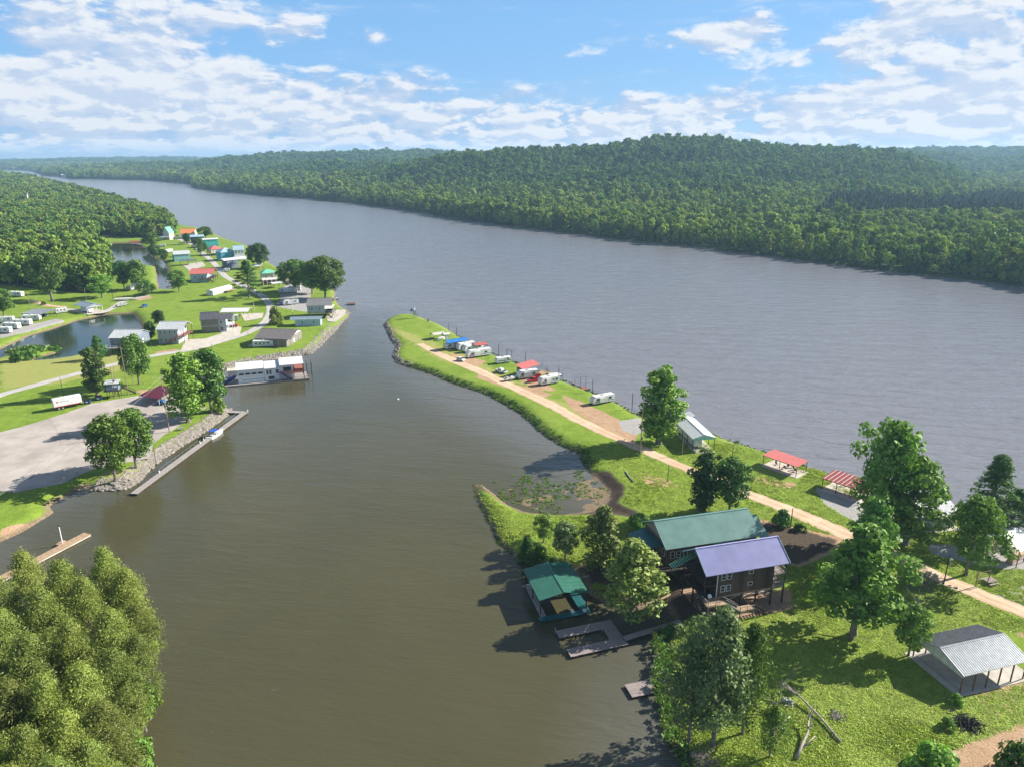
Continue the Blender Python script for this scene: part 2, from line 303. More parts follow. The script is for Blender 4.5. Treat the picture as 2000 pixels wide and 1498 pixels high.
def m_road(name, c1, c2, c3, scale=1.):
    m, t, b, o = newmat(name); P = t.new('ShaderNodeNewGeometry').outputs['Position']
    n2 = t.noise(P, .35*scale, 6, .62); n3 = t.noise(P, 3, 5, .7); n1 = t.noise(P, .07, 3)
    c = t.mix(t.ramp(n2, .35, .7), c1, c2); c = t.mix(t.ramp(n3, .45, .75, 0, .5), c, c3); c = t.mix(t.ramp(n1, .48, .68, 0, .5), c, c3); c = t.mix(t.ramp(t.noise(t.vm('MULTIPLY', P, (1, .3, 1)), .22, 5, .65, 1.2), .6, .72, 0, .55), c, tuple(x*.62 for x in c3))
    # wheel tracks along the ribbon
    tv = t.attr('across'); tr = t.m('ABSOLUTE', t.m('SUBTRACT', t.m('ABSOLUTE', tv), .45)); c = t.mix(t.ramp(tr, .02, .28, .35, 0), c, tuple(min(1, x*1.25) for x in c2))
    t.put(b.inputs['Base Color'], c); b.inputs['Roughness'].default_value = .95; b.inputs['Specular IOR Level'].default_value = .15
    bn = t.new('ShaderNodeBump'); bn.inputs['Distance'].default_value = .03; t.L.new(n3, bn.inputs['Height']); t.L.new(bn.outputs[0], b.inputs['Normal'])
    return m
M['dirt_road'] = m_road('m_dirt_road', (.52,.37,.25), (.64,.49,.35), (.42,.27,.16))
M['paved'] = m_road('m_paved', (.40,.38,.36), (.50,.48,.45), (.33,.31,.29))
M['lot'] = m_road('m_lot', (.38,.335,.30), (.49,.44,.395), (.28,.25,.23), .5)
def m_water(name, deep, amp1, amp2, rough, rip=1.0):
    m, t, b, o = newmat(name); P = t.new('ShaderNodeNewGeometry').outputs['Position']
    rot = t.new('ShaderNodeVectorRotate', rotation_type='Z_AXIS'); t.L.new(P, rot.inputs[0]); rot.inputs['Angle'].default_value = math.radians(8)
    S = t.vm('MULTIPLY', rot.outputs[0], (.30, 1., 1.))
    ch = t.attr('chop')
    w1 = t.noise(S, .55*rip, 3, .55, .6); w2 = t.noise(S, 1.7*rip, 3, .6, .4); w3 = t.noise(S, .16, 4, .6, .5)
    h = t.m('ADD', t.m('MULTIPLY', w1, amp1), t.m('MULTIPLY', w2, amp2))
    h = t.m('MULTIPLY', h, t.m('ADD', .20, t.m('MULTIPLY', ch, .9))); h = t.m('ADD', h, t.m('MULTIPLY', w3, t.m('MULTIPLY', ch, amp1*5)))
    bn = t.new('ShaderNodeBump'); bn.inputs['Strength'].default_value = 1.; bn.inputs['Distance'].default_value = 1.; t.L.new(h, bn.inputs['Height']); t.L.new(bn.outputs[0], b.inputs['Normal'])
    c = t.mix(t.ramp(t.noise(P, .015, 4, .6, .4), .35, .65), deep[0], deep[1])
    c = t.mix(ch, c, (.192, .194, .212))
    foam = t.m('MULTIPLY', t.ramp(t.noise(S, .9, 6, .72, .5), .645, .73), ch); foam = t.m('MULTIPLY', foam, t.ramp(t.noise(P, .06, 2), .45, .6))
    c = t.mix(foam, c, (.7, .7, .7)); t.put(b.inputs['Base Color'], c)
    t.put(b.inputs['Roughness'], t.m('ADD', rough, t.m('MULTIPLY', ch, .08))); b.inputs['IOR'].default_value = 1.333; b.inputs['Specular IOR Level'].default_value = .5
    return m
M['water'] = m_water('m_water', ((.050,.046,.009), (.060,.054,.012)), .26, .13, .06)
M['pond'] = m_water('m_pond', ((.020,.034,.026), (.035,.045,.028)), .16, .05, .05)
def m_haze():
    m = bpy.data.materials.new('m_haze'); m.use_nodes = True; t = NT(m.node_tree); t.N.remove(t.N['Principled BSDF'])
    v = t.new('ShaderNodeVolumePrincipled'); v.inputs['Color'].default_value = (.45, .72, 1, 1); v.inputs['Density'].default_value = 1.0e-4; v.inputs['Anisotropy'].default_value = .2
    t.L.new(v.outputs[0], t.N['Material Output'].inputs['Volume']); return m

# ------------------------------------------------------------------ object helpers
def tag(o, label=None, cat=None, group=None, kind=None):
    if label: o['label'] = label
    if cat: o['category'] = cat
    if group: o['group'] = group
    if kind: o['kind'] = kind
    return o
def thing(name, label, cat, loc=(0, 0, 0), rot=0., group=None, scale=1.):
    o = bpy.data.objects.new(name, None); COL.objects.link(o); o.location = loc; o.rotation_euler = (0, 0, rot); o.scale = (scale,)*3
    o.empty_display_size = .5
    return tag(o, label, cat, group)
class MB:
    def __init__(s): s.v = []; s.f = []; s.mi = []; s.cur = 0
    def add(s, vs, fs):
        k = len(s.v); s.v += [tuple(p) for p in vs]; s.f += [tuple(i+k for i in f) for f in fs]; s.mi += [s.cur]*len(fs); return s
    def box(s, x0, y0, z0, x1, y1, z1):
        if x0 > x1: x0, x1 = x1, x0
        if y0 > y1: y0, y1 = y1, y0
        if z0 > z1: z0, z1 = z1, z0
        return s.add([(x0,y0,z0),(x1,y0,z0),(x1,y1,z0),(x0,y1,z0),(x0,y0,z1),(x1,y0,z1),(x1,y1,z1),(x0,y1,z1)], [(0,3,2,1),(4,5,6,7),(0,1,5,4),(1,2,6,5),(2,3,7,6),(3,0,4,7)])
    def tube(s, pts, rads, n=6, caps=True):
        pts = [Vector(p) for p in pts]
        if not hasattr(rads, '__len__'): rads = [rads]*len(pts)
        vs = []; fs = []
        for i, p in enumerate(pts):
            d = (pts[min(i+1, len(pts)-1)]-pts[max(i-1, 0)]).normalized()
            a = d.cross(Vector((0, 0, 1)) if abs(d.z) < .9 else Vector((1, 0, 0))).normalized(); b = d.cross(a)
            for k in range(n): q = 2*math.pi*k/n; vs.append(p+(a*math.cos(q)+b*math.sin(q))*rads[i])
        for i in range(len(pts)-1):
            for k in range(n): fs.append((i*n+k, i*n+(k+1) % n, (i+1)*n+(k+1) % n, (i+1)*n+k))
        if caps: fs.append(tuple(range(n))[::-1]); fs.append(tuple(range((len(pts)-1)*n, len(pts)*n)))
        return s.add(vs, fs)
    def bar(s, p, q, w=.1, h=None):
        """rectangular bar from p to q"""
        h = h or w; p = Vector(p); q = Vector(q); d = (q-p).normalized()
        a = d.cross(Vector((0, 0, 1)) if abs(d.z) < .95 else Vector((0, 1, 0))).normalized(); b = a.cross(d)
        vs = [e+a*w/2*i+b*h/2*j for e in (p, q) for i, j in ((-1,-1),(1,-1),(1,1),(-1,1))]
        return s.add(vs, [(0,3,2,1),(4,5,6,7),(0,1,5,4),(1,2,6,5),(2,3,7,6),(3,0,4,7)])
    def prism(s, prof, x0, x1, axis='x'):
        """extrude closed (y,z) profile from x0 to x1"""
        n = len(prof)
        f = (lambda x, a, b: (x, a, b)) if axis == 'x' else (lambda x, a, b: (a, x, b))
        vs = [f(x0, a, b) for a, b in prof]+[f(x1, a, b) for a, b in prof]
        return s.add(vs, [tuple(range(n))[::-1], tuple(range(n, 2*n))]+[(i, (i+1) % n, n+(i+1) % n, n+i) for i in range(n)])
    def slab4(s, a, b, c, d, th):
        """sheet a b c d (counter-clockwise from above) with thickness downwards"""
        vs = [Vector(p) for p in (a, b, c, d)]; lo = [p-Vector((0, 0, th)) for p in vs]
        return s.add(vs+lo, [(0,1,2,3),(7,6,5,4),(0,4,5,1),(1,5,6,2),(2,6,7,3),(3,7,4,0)])
    def mesh(s, name):
        me = bpy.data.meshes.new(name); me.from_pydata(s.v, [], s.f); 
        return me
    def build(s, name, mats, parent=None, smooth=False, bevel=0, mesh_only=False):
        me = s.mesh(name); mats = mats if isinstance(mats, (list, tuple)) else [mats]
        for m in mats: me.materials.append(M[m] if isinstance(m, str) else m)
        if len(mats) > 1: me.polygons.foreach_set('material_index', s.mi)
        bm = bmesh.new(); bm.from_mesh(me); bmesh.ops.recalc_face_normals(bm, faces=bm.faces)
        if bevel: bmesh.ops.bevel(bm, geom=[e for e in bm.edges if len(e.link_faces) == 2 and e.calc_face_angle(0) > .6], offset=bevel, segments=2, affect='EDGES', clamp_overlap=True)
        bm.to_mesh(me); bm.free()
        if smooth: me.polygons.foreach_set('use_smooth', [True]*len(me.polygons))
        if mesh_only: return me
        o = bpy.data.objects.new(name, me); COL.objects.link(o)
        if parent is not None: o.parent = parent
        return o
def inst(name, me, parent=None, loc=(0, 0, 0), rot=(0, 0, 0), scale=(1, 1, 1)):
    o = bpy.data.objects.new(name, me); COL.objects.link(o); o.parent = parent; o.location = loc; o.rotation_euler = rot; o.scale = scale; return o
def copy_tree(o, parent=None):
    c = o.copy(); COL.objects.link(c); c.parent = parent
    for ch in o.children: copy_tree(ch, c)
    return c
def place_copy(o, loc, rot, label, scale=None, group=None):
    c = copy_tree(o); c.location = loc; c.rotation_euler = (0, 0, rot); c['label'] = label
    if scale: c.scale = scale if hasattr(scale, '__len__') else (scale,)*3
    if group: c['group'] = group
    return c
def ang(a, b): return math.atan2(b[1]-a[1], b[0]-a[0])

# ------------------------------------------------------------------ terrain and water
def fan(ys, us, f):
    Y, U = np.meshgrid(ys, us, indexing='ij'); X = U*Y
    return X, Y
def grid_mesh(name, X, Y, Z, keep, mat, attrs):
    ny, nx = X.shape; idx = np.arange(ny*nx).reshape(ny, nx)
    q = np.stack([idx[:-1, :-1], idx[:-1, 1:], idx[1:, 1:], idx[1:, :-1]], -1).reshape(-1, 4)
    if keep is not None:
        kk = keep.ravel()[q].any(1); q = q[kk]
    used = np.unique(q); rem = np.full(ny*nx, -1); rem[used] = np.arange(len(used)); q = rem[q]
    co = np.stack([X, Y, Z], -1).reshape(-1, 3)[used]
    me = bpy.data.meshes.new(name); me.vertices.add(len(co)); me.vertices.foreach_set('co', co.astype(np.float32).ravel())
    me.loops.add(len(q)*4); me.loops.foreach_set('vertex_index', q.astype(np.int32).ravel()); me.polygons.add(len(q))
    me.polygons.foreach_set('loop_start', np.arange(0, len(q)*4, 4, dtype=np.int32)); me.polygons.foreach_set('loop_total', np.full(len(q), 4, dtype=np.int32))
    me.update(); me.validate()
    for k, a in attrs.items():
        at_ = me.attributes.new(k, 'FLOAT', 'POINT'); at_.data.foreach_set('value', a.ravel()[used].astype(np.float32))
    me.polygons.foreach_set('use_smooth', [True]*len(me.polygons)); me.materials.append(mat)
    o = bpy.data.objects.new(name, me); COL.objects.link(o); return o
ys = [36.]
while ys[-1] < 26000: ys.append(ys[-1]*(1.0062 if ys[-1] < 900 else 1.011))
X, Y = fan(np.array(ys), np.linspace(-1.25, 1.25, 521), None)
Z, nsd, fa, sp, lf, pb, ms = terrain(X, Y)
Z = Z+np.where((Y < 700) & (nsd > 6), 0, 0)
def soft(poly, w):
    out = np.zeros(X.shape); P = np.array(poly); y0, y1 = P[:, 1].min()-30, P[:, 1].max()+30
    m = (Y > y0) & (Y < y1); out[m] = np.clip(.5+polysd(X[m], Y[m], poly)/w, 0, 1); return out
def many(polys, w):
    o = np.zeros(X.shape)
    for p in polys: o = np.maximum(o, soft(pxpoly(p, ZG), w))
    return o
dirt = many([
    [(1095,770),(1150,790),(1215,822),(1245,845),(1240,865),(1195,850),(1150,820),(1118,800)],
    [(935,728),(1000,748),(1080,770),(1060,778),(980,755),(930,738)], [(880,690),(950,705),(930,720),(885,706)], [(1005,735),(1060,745),(1090,765),(1040,760)],
    [(1480,1012),(1560,1030),(1650,1050),(1640,1075),(1560,1110),(1510,1090),(1490,1045)],
    [(1230,925),(1290,930),(1330,950),(1280,955)], [(1450,925),(1480,930),(1560,945),(1540,955),(1470,940)],
    [(1580,1380),(1700,1400),(1850,1470),(2000,1400),(2000,1500),(1850,1520),(1680,1500)] if False else [(1845,1468),(1900,1445),(1960,1425),(2050,1390),(2050,1520),(1880,1520)],
    [(1890,1330),(1990,1320),(2050,1345),(1950,1400),(1900,1380)],
    [(302,688),(345,682),(352,688),(310,695)], [(10,681),(60,658),(120,640),(60,660)],
    [(60,590),(130,600),(90,600),(40,585)], [(262,582),(292,577),(298,583),(270,589)], [(1300,1160),(1360,1150),(1370,1195),(1330,1200)], [(1980,1235),(2050,1225),(2050,1275)],
    [(0,1030),(60,1012),(104,1001),(60,1035),(0,1062)], [(262,764),(285,760),(300,764),(280,770)], [(1040,1075),(1100,1088),(1180,1105),(1130,1120),(1050,1100)],
    [(1520,1150),(1545,1155),(1550,1178),(1525,1175)]], 3.0)
dry = many([[(0,700),(150,690),(262,675),(250,720),(120,750),(0,760)], [(1040,770),(1150,795),(1230,840),(1180,830),(1060,790)], [(1560,1300),(1900,1370),(2000,1400),(1800,1430),(1600,1380)],
            [(750,630),(900,690),(1050,760),(1000,750),(850,700),(770,650)], [(1400,1200),(1560,1170),(1600,1250),(1450,1230)], [(180,930),(290,900),(420,810),(440,810),(300,900),(230,945)]], 8.)
gravel = many([[(1208,822),(1250,815),(1262,840),(1240,850),(1215,840)], [(1808,1060),(1880,1065),(2000,1060),(2060,1110),(1960,1112),(1860,1092),(1820,1082)], [(1935,1165),(2000,1140),(2060,1200),(1990,1195)],
               [(1590,950),(1650,965),(1740,1000),(1800,1040),(1760,1060),(1690,1030),(1610,985)], [(0,652),(60,634),(110,623),(128,627),(60,647),(0,662)], [(560,545),(610,560),(600,610),(540,600)]], 1.6)
mud_and_shade = np.clip(np.where(ms > -4, (ms+4)/6, 0), 0, 1)
mud_and_shade = np.maximum(mud_and_shade, many([[(1140,1135),(1200,1150),(1290,1155),(1360,1150),(1370,1200),(1310,1215),(1190,1190),(1150,1165)], [(940,1000),(980,1062),(1000,1090),(1040,1100),(1000,1098),(960,1050)], [(1185,975),(1240,1000),(1270,1015),(1200,1005)],
      [(1480,1015),(1560,1032),(1640,1052),(1630,1072),(1560,1105),(1510,1088),(1492,1045)], [(1060,1096),(1180,1102),(1290,1108),(1372,1150),(1372,1204),(1310,1190),(1180,1145)] ], 3.)*.75)  # first polygon on this line paints shade over the dirt right of the lodge
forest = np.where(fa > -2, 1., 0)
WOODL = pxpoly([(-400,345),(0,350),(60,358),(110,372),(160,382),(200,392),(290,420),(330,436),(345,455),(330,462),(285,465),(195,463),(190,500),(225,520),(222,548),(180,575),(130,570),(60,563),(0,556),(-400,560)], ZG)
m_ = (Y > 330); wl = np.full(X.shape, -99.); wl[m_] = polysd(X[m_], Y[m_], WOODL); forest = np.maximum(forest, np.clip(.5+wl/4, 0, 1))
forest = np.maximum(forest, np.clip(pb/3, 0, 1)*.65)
ground = grid_mesh('ground', X, Y, Z, (Z > -1.6), M['ground'], dict(dirt=dirt, dry=dry, gravel=gravel, mud_and_shade=mud_and_shade, forest=forest, sd=np.maximum(nsd, np.where(fa > 0, fa, -9))))
tag(ground, kind='structure')
# water surface: choppy river, calm cove behind the spit
ysw = [34.]
while ysw[-1] < 26000: ysw.append(ysw[-1]*1.02)
XW, YW = fan(np.array(ysw), np.linspace(-1.3, 1.3, 200), None)
COVE = pxpoly([(1400,2200),(-400,2200),(-200,1075),(450,740),(600,690),(650,640),(700,620),(760,640),(900,750),(1140,890),(1400,1100)])
chop = np.clip(.5-polysd(XW, YW, COVE)/70, 0, 1)
cov = pxpoly([(690,560),(760,640),(680,800),(640,690)])
chop = np.maximum(chop, .12)
water = grid_mesh('water', XW, YW, XW*0, None, M['water'], dict(chop=chop)); tag(water, kind='structure')
def sheet(name, poly, z, mat, kind='structure', rag=0., step=1.5, seed=1):
    """flat sheet over a world polygon with slightly ragged edge"""
    P = [Vector(p) for p in poly]; out = []; rnd = random.Random(seed)
    for a, b in zip(P, P[1:]+P[:1]):
        n = max(1, int((b-a).length/step)); nr = Vector((-(b-a).y, (b-a).x)).normalized() if (b-a).length else Vector((0, 0))
        for i in range(n): out.append(a+(b-a)*i/n+nr*rnd.uniform(-rag, rag))
    bm = bmesh.new(); vs = [bm.verts.new((p.x, p.y, z)) for p in out]; f = bm.faces.new(vs)
    if f.normal.z < 0: f.normal_flip()
    bm.normal_update()
    if f.normal.z < 0: f.normal_flip()
    bmesh.ops.triangulate(bm, faces=[f]); me = bpy.data.meshes.new(name); bm.to_mesh(me); bm.free(); me.materials.append(M[mat])
    o = bpy.data.objects.new(name, me); COL.objects.link(o)
    if kind: o['kind'] = kind
    return o
pw1 = sheet('pond_water', POND1, .012, 'pond', rag=0); pw2 = sheet('pond_water', POND2, .012, 'pond', rag=0)
def ribbon(name, pts, width, z, mat, rag=.25, seed=2, pixels=True):
    """road ribbon through points (x, y[, width])"""
    P = [at(p[0], p[1], ZG) if pixels else Vector((p[0], p[1], 0)) for p in pts]; Wd = [p[2] if len(p) > 2 else width for p in pts]
    S = []; L = []
    for i in range(len(P)-1):   # Catmull-Rom
        p0, p1, p2, p3 = P[max(i-1, 0)], P[i], P[i+1], P[min(i+2, len(P)-1)]; n = max(2, int((p2-p1).length/1.8))
        for k in range(n):
            s = k/n; q = .5*((2*p1)+(-p0+p2)*s+(2*p0-5*p1+4*p2-p3)*s*s+(-p0+3*p1-3*p2+p3)*s**3); S.append(q); L.append(Wd[i]*(1-s)+Wd[i+1]*s)
    S.append(P[-1]); L.append(Wd[-1]); rnd = random.Random(seed); vs = []; ac = []; fs = []
    for i, q in enumerate(S):
        d = (S[min(i+1, len(S)-1)]-S[max(i-1, 0)]); n = Vector((-d.y, d.x, 0)).normalized(); w = L[i]/2
        for k, c in enumerate((-1, -.5, 0, .5, 1)):
            e = w*c+(rnd.uniform(-rag, rag) if abs(c) == 1 else 0); p = q+n*e; vs.append((p.x, p.y, z+(0.02 if abs(c) < 1 else 0))); ac.append(c)
        if i: 
            for k in range(4): fs.append(((i-1)*5+k, i*5+k, i*5+k+1, (i-1)*5+k+1))
    me = bpy.data.meshes.new(name); me.from_pydata(vs, [], fs); a = me.attributes.new('across', 'FLOAT', 'POINT'); a.data.foreach_set('value', ac)
    bm = bmesh.new(); bm.from_mesh(me); bmesh.ops.recalc_face_normals(bm, faces=bm.faces)
    if sum(f.normal.z for f in bm.faces) < 0: bmesh.ops.reverse_faces(bm, faces=bm.faces)
    bm.to_mesh(me); bm.free(); me.materials.append(M[mat]); o = bpy.data.objects.new(name, me); COL.objects.link(o); o['kind'] = 'structure'; return o
ribbon('dirt_road', [(820,672,3.5),(850,688,4.2),(890,706,5),(940,727,5),(985,748,5),(1030,769,5),(1080,792,5),(1130,820,4.6),(1180,844,4.4),(1230,866,4.2),(1290,893,4.0),(1350,918,4.0),(1410,943,4.2),(1470,968,4.4),(1530,991,4.6),(1600,1020,5.2),(1680,1055,5.0),(1760,1092,4.6),(1840,1130,4.6),(1920,1163,4.4),(2010,1200,4.4),(2150,1260,4.4)], 4.4, ZG+.03, 'dirt_road', rag=.3)
ribbon('road', [(-200,832),(-60,796),(0,772),(60,755),(140,733),(215,714),(300,695),(380,682),(430,668),(480,652),(515,632),(528,612),(527,596),(515,582),(500,571),(470,556),(440,540),(425,522),(408,505),(392,492),(375,478),(350,468),(330,462)], 4.6, ZG+.04, 'paved', rag=.08)
ribbon('gravel_lane', [(-80,668),(0,640),(55,620),(100,606),(150,606),(190,612),(215,605),(245,588),(290,578)], 4.2, ZG+.02, 'paved', rag=.3, seed=5)
ribbon('gravel_lane', [(60,588),(100,598),(130,600)], 3.0, ZG+.055, 'dirt_road', rag=.3, seed=6)
ribbon('gravel_lane', [(430,540),(460,535),(490,528)], 3.0, ZG+.03, 'paved', rag=.2, seed=6) if False else None
sheet('parking_lot', pxpoly([(-300,905),(-60,860),(0,844),(60,828),(130,806),(180,788),(240,778),(300,768),(345,772),(385,786),(405,796),(378,808),(350,832),(320,850),(298,868),(292,895),(235,905),(185,915),(150,930),(120,945),(60,955),(30,962),(0,958),(-200,980)], ZG), ZG+.045, 'lot', rag=.2)
# boat ramp sloping into the water
def boat_ramp():
    a, b = at(25, 962, ZG+.06), at(140, 938, ZG+.06); c, d = at(172, 958, -.6), at(75, 1000, -.6)
    mb = MB().slab4(a, b, c, d, .3) if (b-a).cross(d-a).z > 0 else MB().slab4(a, d, c, b, .3)
    o = mb.build('boat_ramp', 'lot'); o['kind'] = 'structure'
boat_ramp()
DZ = 0
for nm, pl, mt in [('driveway', [(352,688),(362,664),(400,662),(440,650),(462,652),(440,668),(400,680)], 'concrete'), ('driveway', [(430,648),(445,634),(472,640),(468,656),(440,662)], 'concrete'), ('driveway', [(470,614),(515,612),(512,622),(478,628)], 'concrete'),
                   ('patio', [(637,622),(655,606),(676,606),(674,616),(655,630),(640,628)], 'concrete'), ('driveway', [(356,518),(395,512),(402,520),(370,530)], 'concrete')]:
    DZ += .012; sheet(nm, pxpoly(pl, ZG), ZG+.07+DZ, mt, rag=.02)

# ------------------------------------------------------------------ trees
def _leaf_arrays(rng, cen, rad, n, size, shell=.75, up=.35, flat=1., droop=0.):
    """n leaf faces spread through an ellipsoidal clump; returns centres, normals, sizes"""
    d = rng.normal(size=(n, 3)); d /= np.linalg.norm(d, axis=1)[:, None]
    r = shell+(1-shell)*rng.random(n)**.5; r = np.where(rng.random(n) < .2, rng.random(n), r)
    c = cen+d*r[:, None]*np.array(rad)+(rng.normal(size=(n, 3))*rad[0]*.35 if shell == 0 else 0)
    nn = d+rng.normal(size=(n, 3))*.55+np.array([0, 0, up]); nn /= np.linalg.norm(nn, axis=1)[:, None]
    return c, nn, size*(.6+.8*rng.random(n))
def leaf_mesh(name, parts, mat, rng, aspect=.62, extra=None):
    C = np.concatenate([p[0] for p in parts]); Nn = np.concatenate([p[1] for p in parts]); S = np.concatenate([p[2] for p in parts]); n = len(C)
    a = np.cross(Nn, rng.normal(size=(n, 3))); a /= np.linalg.norm(a, axis=1)[:, None]; b = np.cross(Nn, a)
    asp = np.full(n, aspect)*(.7+.6*rng.random(n))
    k = (.15+.2*rng.random(n))[:, None]
    v = np.stack([C+a*S[:, None], C+b*(S*asp)[:, None]+Nn*S[:, None]*k, C-a*S[:, None], C-b*(S*asp)[:, None]+Nn*S[:, None]*k], 1).reshape(-1, 3)
    me = bpy.data.meshes.new(name); off = 0
    ev, ef = (extra if extra else ([], []))
    nv = len(v)+len(ev); me.vertices.add(nv); me.vertices.foreach_set('co', np.concatenate([v, np.array(ev).reshape(-1, 3)]).astype(np.float32).ravel())
    nf = n+len(ef); loops = list(range(4*n)); 
    ls = np.arange(0, 4*n, 4); lt = np.full(n, 4); el = []; els = []; elt = []
    k0 = 4*n
    for f in ef: els.append(k0+len(el)); elt.append(len(f)); el += [i+4*n for i in f]
    me.loops.add(4*n+len(el)); me.loops.foreach_set('vertex_index', np.concatenate([np.arange(4*n), np.array(el, int)]).astype(np.int32))
    me.polygons.add(nf); me.polygons.foreach_set('loop_start', np.concatenate([ls, np.array(els, int)]).astype(np.int32)); me.polygons.foreach_set('loop_total', np.concatenate([lt, np.array(elt, int)]).astype(np.int32))
    me.materials.append(M[mat]); me.materials.append(M['grey_bark'])
    me.polygons.foreach_set('material_index', np.concatenate([np.zeros(n, int), np.ones(len(ef), int)]).astype(np.int32))
    me.update(); me.validate()
    at_ = me.attributes.new('v', 'FLOAT', 'FACE'); val = np.concatenate([rng.random(n), np.zeros(len(ef))]); at_.data.foreach_set('value', val[:len(me.polygons)].astype(np.float32))
    return me
def crown(kind, seed, n_leaf, leaf, mat, nclump=46, with_trunk=False):
    """unit tree: 10 m tall, base at the origin. Returns (crown mesh, trunk mesh)"""
    rng = np.random.default_rng(seed); cl = []; H = 10.
    prof = {'round': (2.6, 3.4, .10), 'tall': (1.2, 2.3, .12), 'spread': (3., 3.9, .1), 'airy': (2.2, 2.9, .1), 'cone': (.9, 2.5, .04), 'pine': (3.4, 2.5, .1), 'fir': (1.6, 2.6, .05), 'twin': (2.0, 3.0, .1), 'bush': (.2, 6.5, 0)}[kind]
    z0, R, _ = prof
    def env(t):   # radius of the crown at height fraction t
        if kind in ('round', 'spread'): return R*math.sqrt(max(0, 1-(2*t-1)**2))**.8*(1.05-.2*t)
        if kind == 'bush': return R*math.sqrt(max(0, 1-t*t))
        if kind == 'tall': return R*(.62+.38*math.sin(t*3.1))*(1-t**5)
        if kind == 'twin': return R*(.55+.45*math.sin(t*2.6+.3))*(1-t**4)
        if kind == 'airy': return R*(.8+.3*math.sin(3.14*t))*(1-t**4)
        if kind == 'cone': return R*1.12*math.sin(math.pi*min(1, (t*.97+.03))**.62)**.62*(1.08-.3*t)
        if kind == 'fir': return R*(1-t)**.8+.15
        if kind == 'pine': return R*(1-t**2.2)*min(1, .5+t*2)
    lob = [(rng.random()*6.28, .75+.5*rng.random()) for _ in range(5)]
    for i in range(nclump):
        t = ((i+.5)/nclump)**.85; z = z0+(H-z0)*t*.985; e = env(t); th = i*2.39996+rng.normal()*.3
        irr = (.45+.95*vn1(math.cos(th)*1.3+seed, math.sin(th)*1.3+t*3.3+seed)) if kind in ('tall', 'twin', 'spread', 'airy', 'pine') else (.66+.6*vn1(math.cos(th)*1.2+seed, math.sin(th)*1.2+t*2.4+seed))
        rr = e*irr*(1 if i % 4 else .45)
        rc = {'round': .95, 'spread': .95, 'tall': .72, 'twin': .8, 'airy': .62, 'cone': .7, 'pine': .55, 'fir': .55, 'bush': 2.4}[kind]*(.7+.6*rng.random())
        rr = max(0, rr-rc*.55)
        cz = z-rc*.2
        cl.append((np.array([rr*math.cos(th), rr*math.sin(th), min(cz, H-rc*.6)]), rc))
    if kind == 'tall':   # ragged top shoots
        for k in range(7):
            th = rng.random()*6.28; q = .5+rng.random()*1.1; cl.append((np.array([q*math.cos(th), q*math.sin(th), 8.6+rng.random()*1.3]), .45))
    parts = []; tot = sum(c[1]**2 for c in cl)
    for c, rc in cl:
        m = max(3, int(n_leaf*rc*rc/tot)); fl = {'pine': .45, 'fir': .35, 'airy': .95, 'spread': .8}.get(kind, .82)
        parts.append(_leaf_arrays(rng, c, (rc, rc, rc*fl), m, leaf, shell=.0 if kind == 'pine' else .5, up=.45 if kind in ('pine', 'fir') else .3))
    # trunk and limbs
    tb = MB(); rt = {'pine': .17, 'tall': .24, 'airy': .15, 'fir': .15, 'bush': .05}.get(kind, .20)
    top = z0+(H-z0)*(.93 if kind in ('pine', 'fir') else .72); bx, by = rng.normal()*.25, rng.normal()*.25
    tp = [(bx*s*s, by*s*s, top*s) for s in (0, .06, .3, .55, .8, 1)]
    starts = [0]
    if kind == 'twin': tb.tube([(.55, .2, 0), (.8, .3, 3), (1.2, .2, 6.5)], [.17, .13, .05], 7)
    tb.tube([(x_, y_, z_-.15 if z_ == 0 else z_) for x_, y_, z_ in tp], [rt*1.5, rt, rt*.85, rt*.65, rt*.4, rt*.15], 8)
    for c, rc in cl[::2 if kind != 'airy' else 1]:
        s = min(.95, max(.12, (c[2]-1.4)/top)); x_, y_ = bx*s*s, by*s*s; b = Vector((x_, y_, top*s*.86)); e = Vector(c)
        mid = b.lerp(e, .55)+Vector((0, 0, -.12)); tb.tube([b, mid, e], [rt*.32, rt*.2, rt*.06], 5, caps=False)
    tm = tb.build('trunk', 'grey_bark', mesh_only=True)
    ex = None
    if with_trunk: ex = ([tuple(p) for p in tb.v], tb.f)
    cm = leaf_mesh('crown', parts, mat, rng, aspect=.22 if kind in ('pine', 'fir') else .62, extra=ex)
    return cm, tm
def vn1(a, b): return float(vnoise(np.array([a]), np.array([b]), 1., 5)[0])
PROTO = {}
def proto(key, *a, **k):
    PROTO[key] = crown(*a, **k)
proto('tall_a', 'tall', 1, 5200, .19, 'leaf_mid', 52); proto('twin_a', 'twin', 2, 6500, .19, 'leaf_bright', 56); proto('round_a', 'round', 3, 6000, .20, 'leaf_dark', 50)
proto('round_b', 'round', 4, 5200, .20, 'leaf_mid', 42); proto('spread_a', 'spread', 5, 5200, .20, 'leaf_mid', 50); proto('cone_a', 'cone', 6, 5600, .18, 'leaf_olive', 64)
proto('airy_a', 'airy', 7, 4700, .14, 'leaf_silver', 84); proto('pine_a', 'pine', 8, 20000, .105, 'leaf_pine', 120); proto('pine_b', 'pine', 9, 20000, .105, 'leaf_pine', 100)
proto('fir_a', 'fir', 10, 6000, .20, 'leaf_dark', 70); proto('bush_a', 'bush', 11, 1800, .65, 'leaf_mid', 20); proto('tall_b', 'tall', 12, 5000, .19, 'leaf_bright', 48)
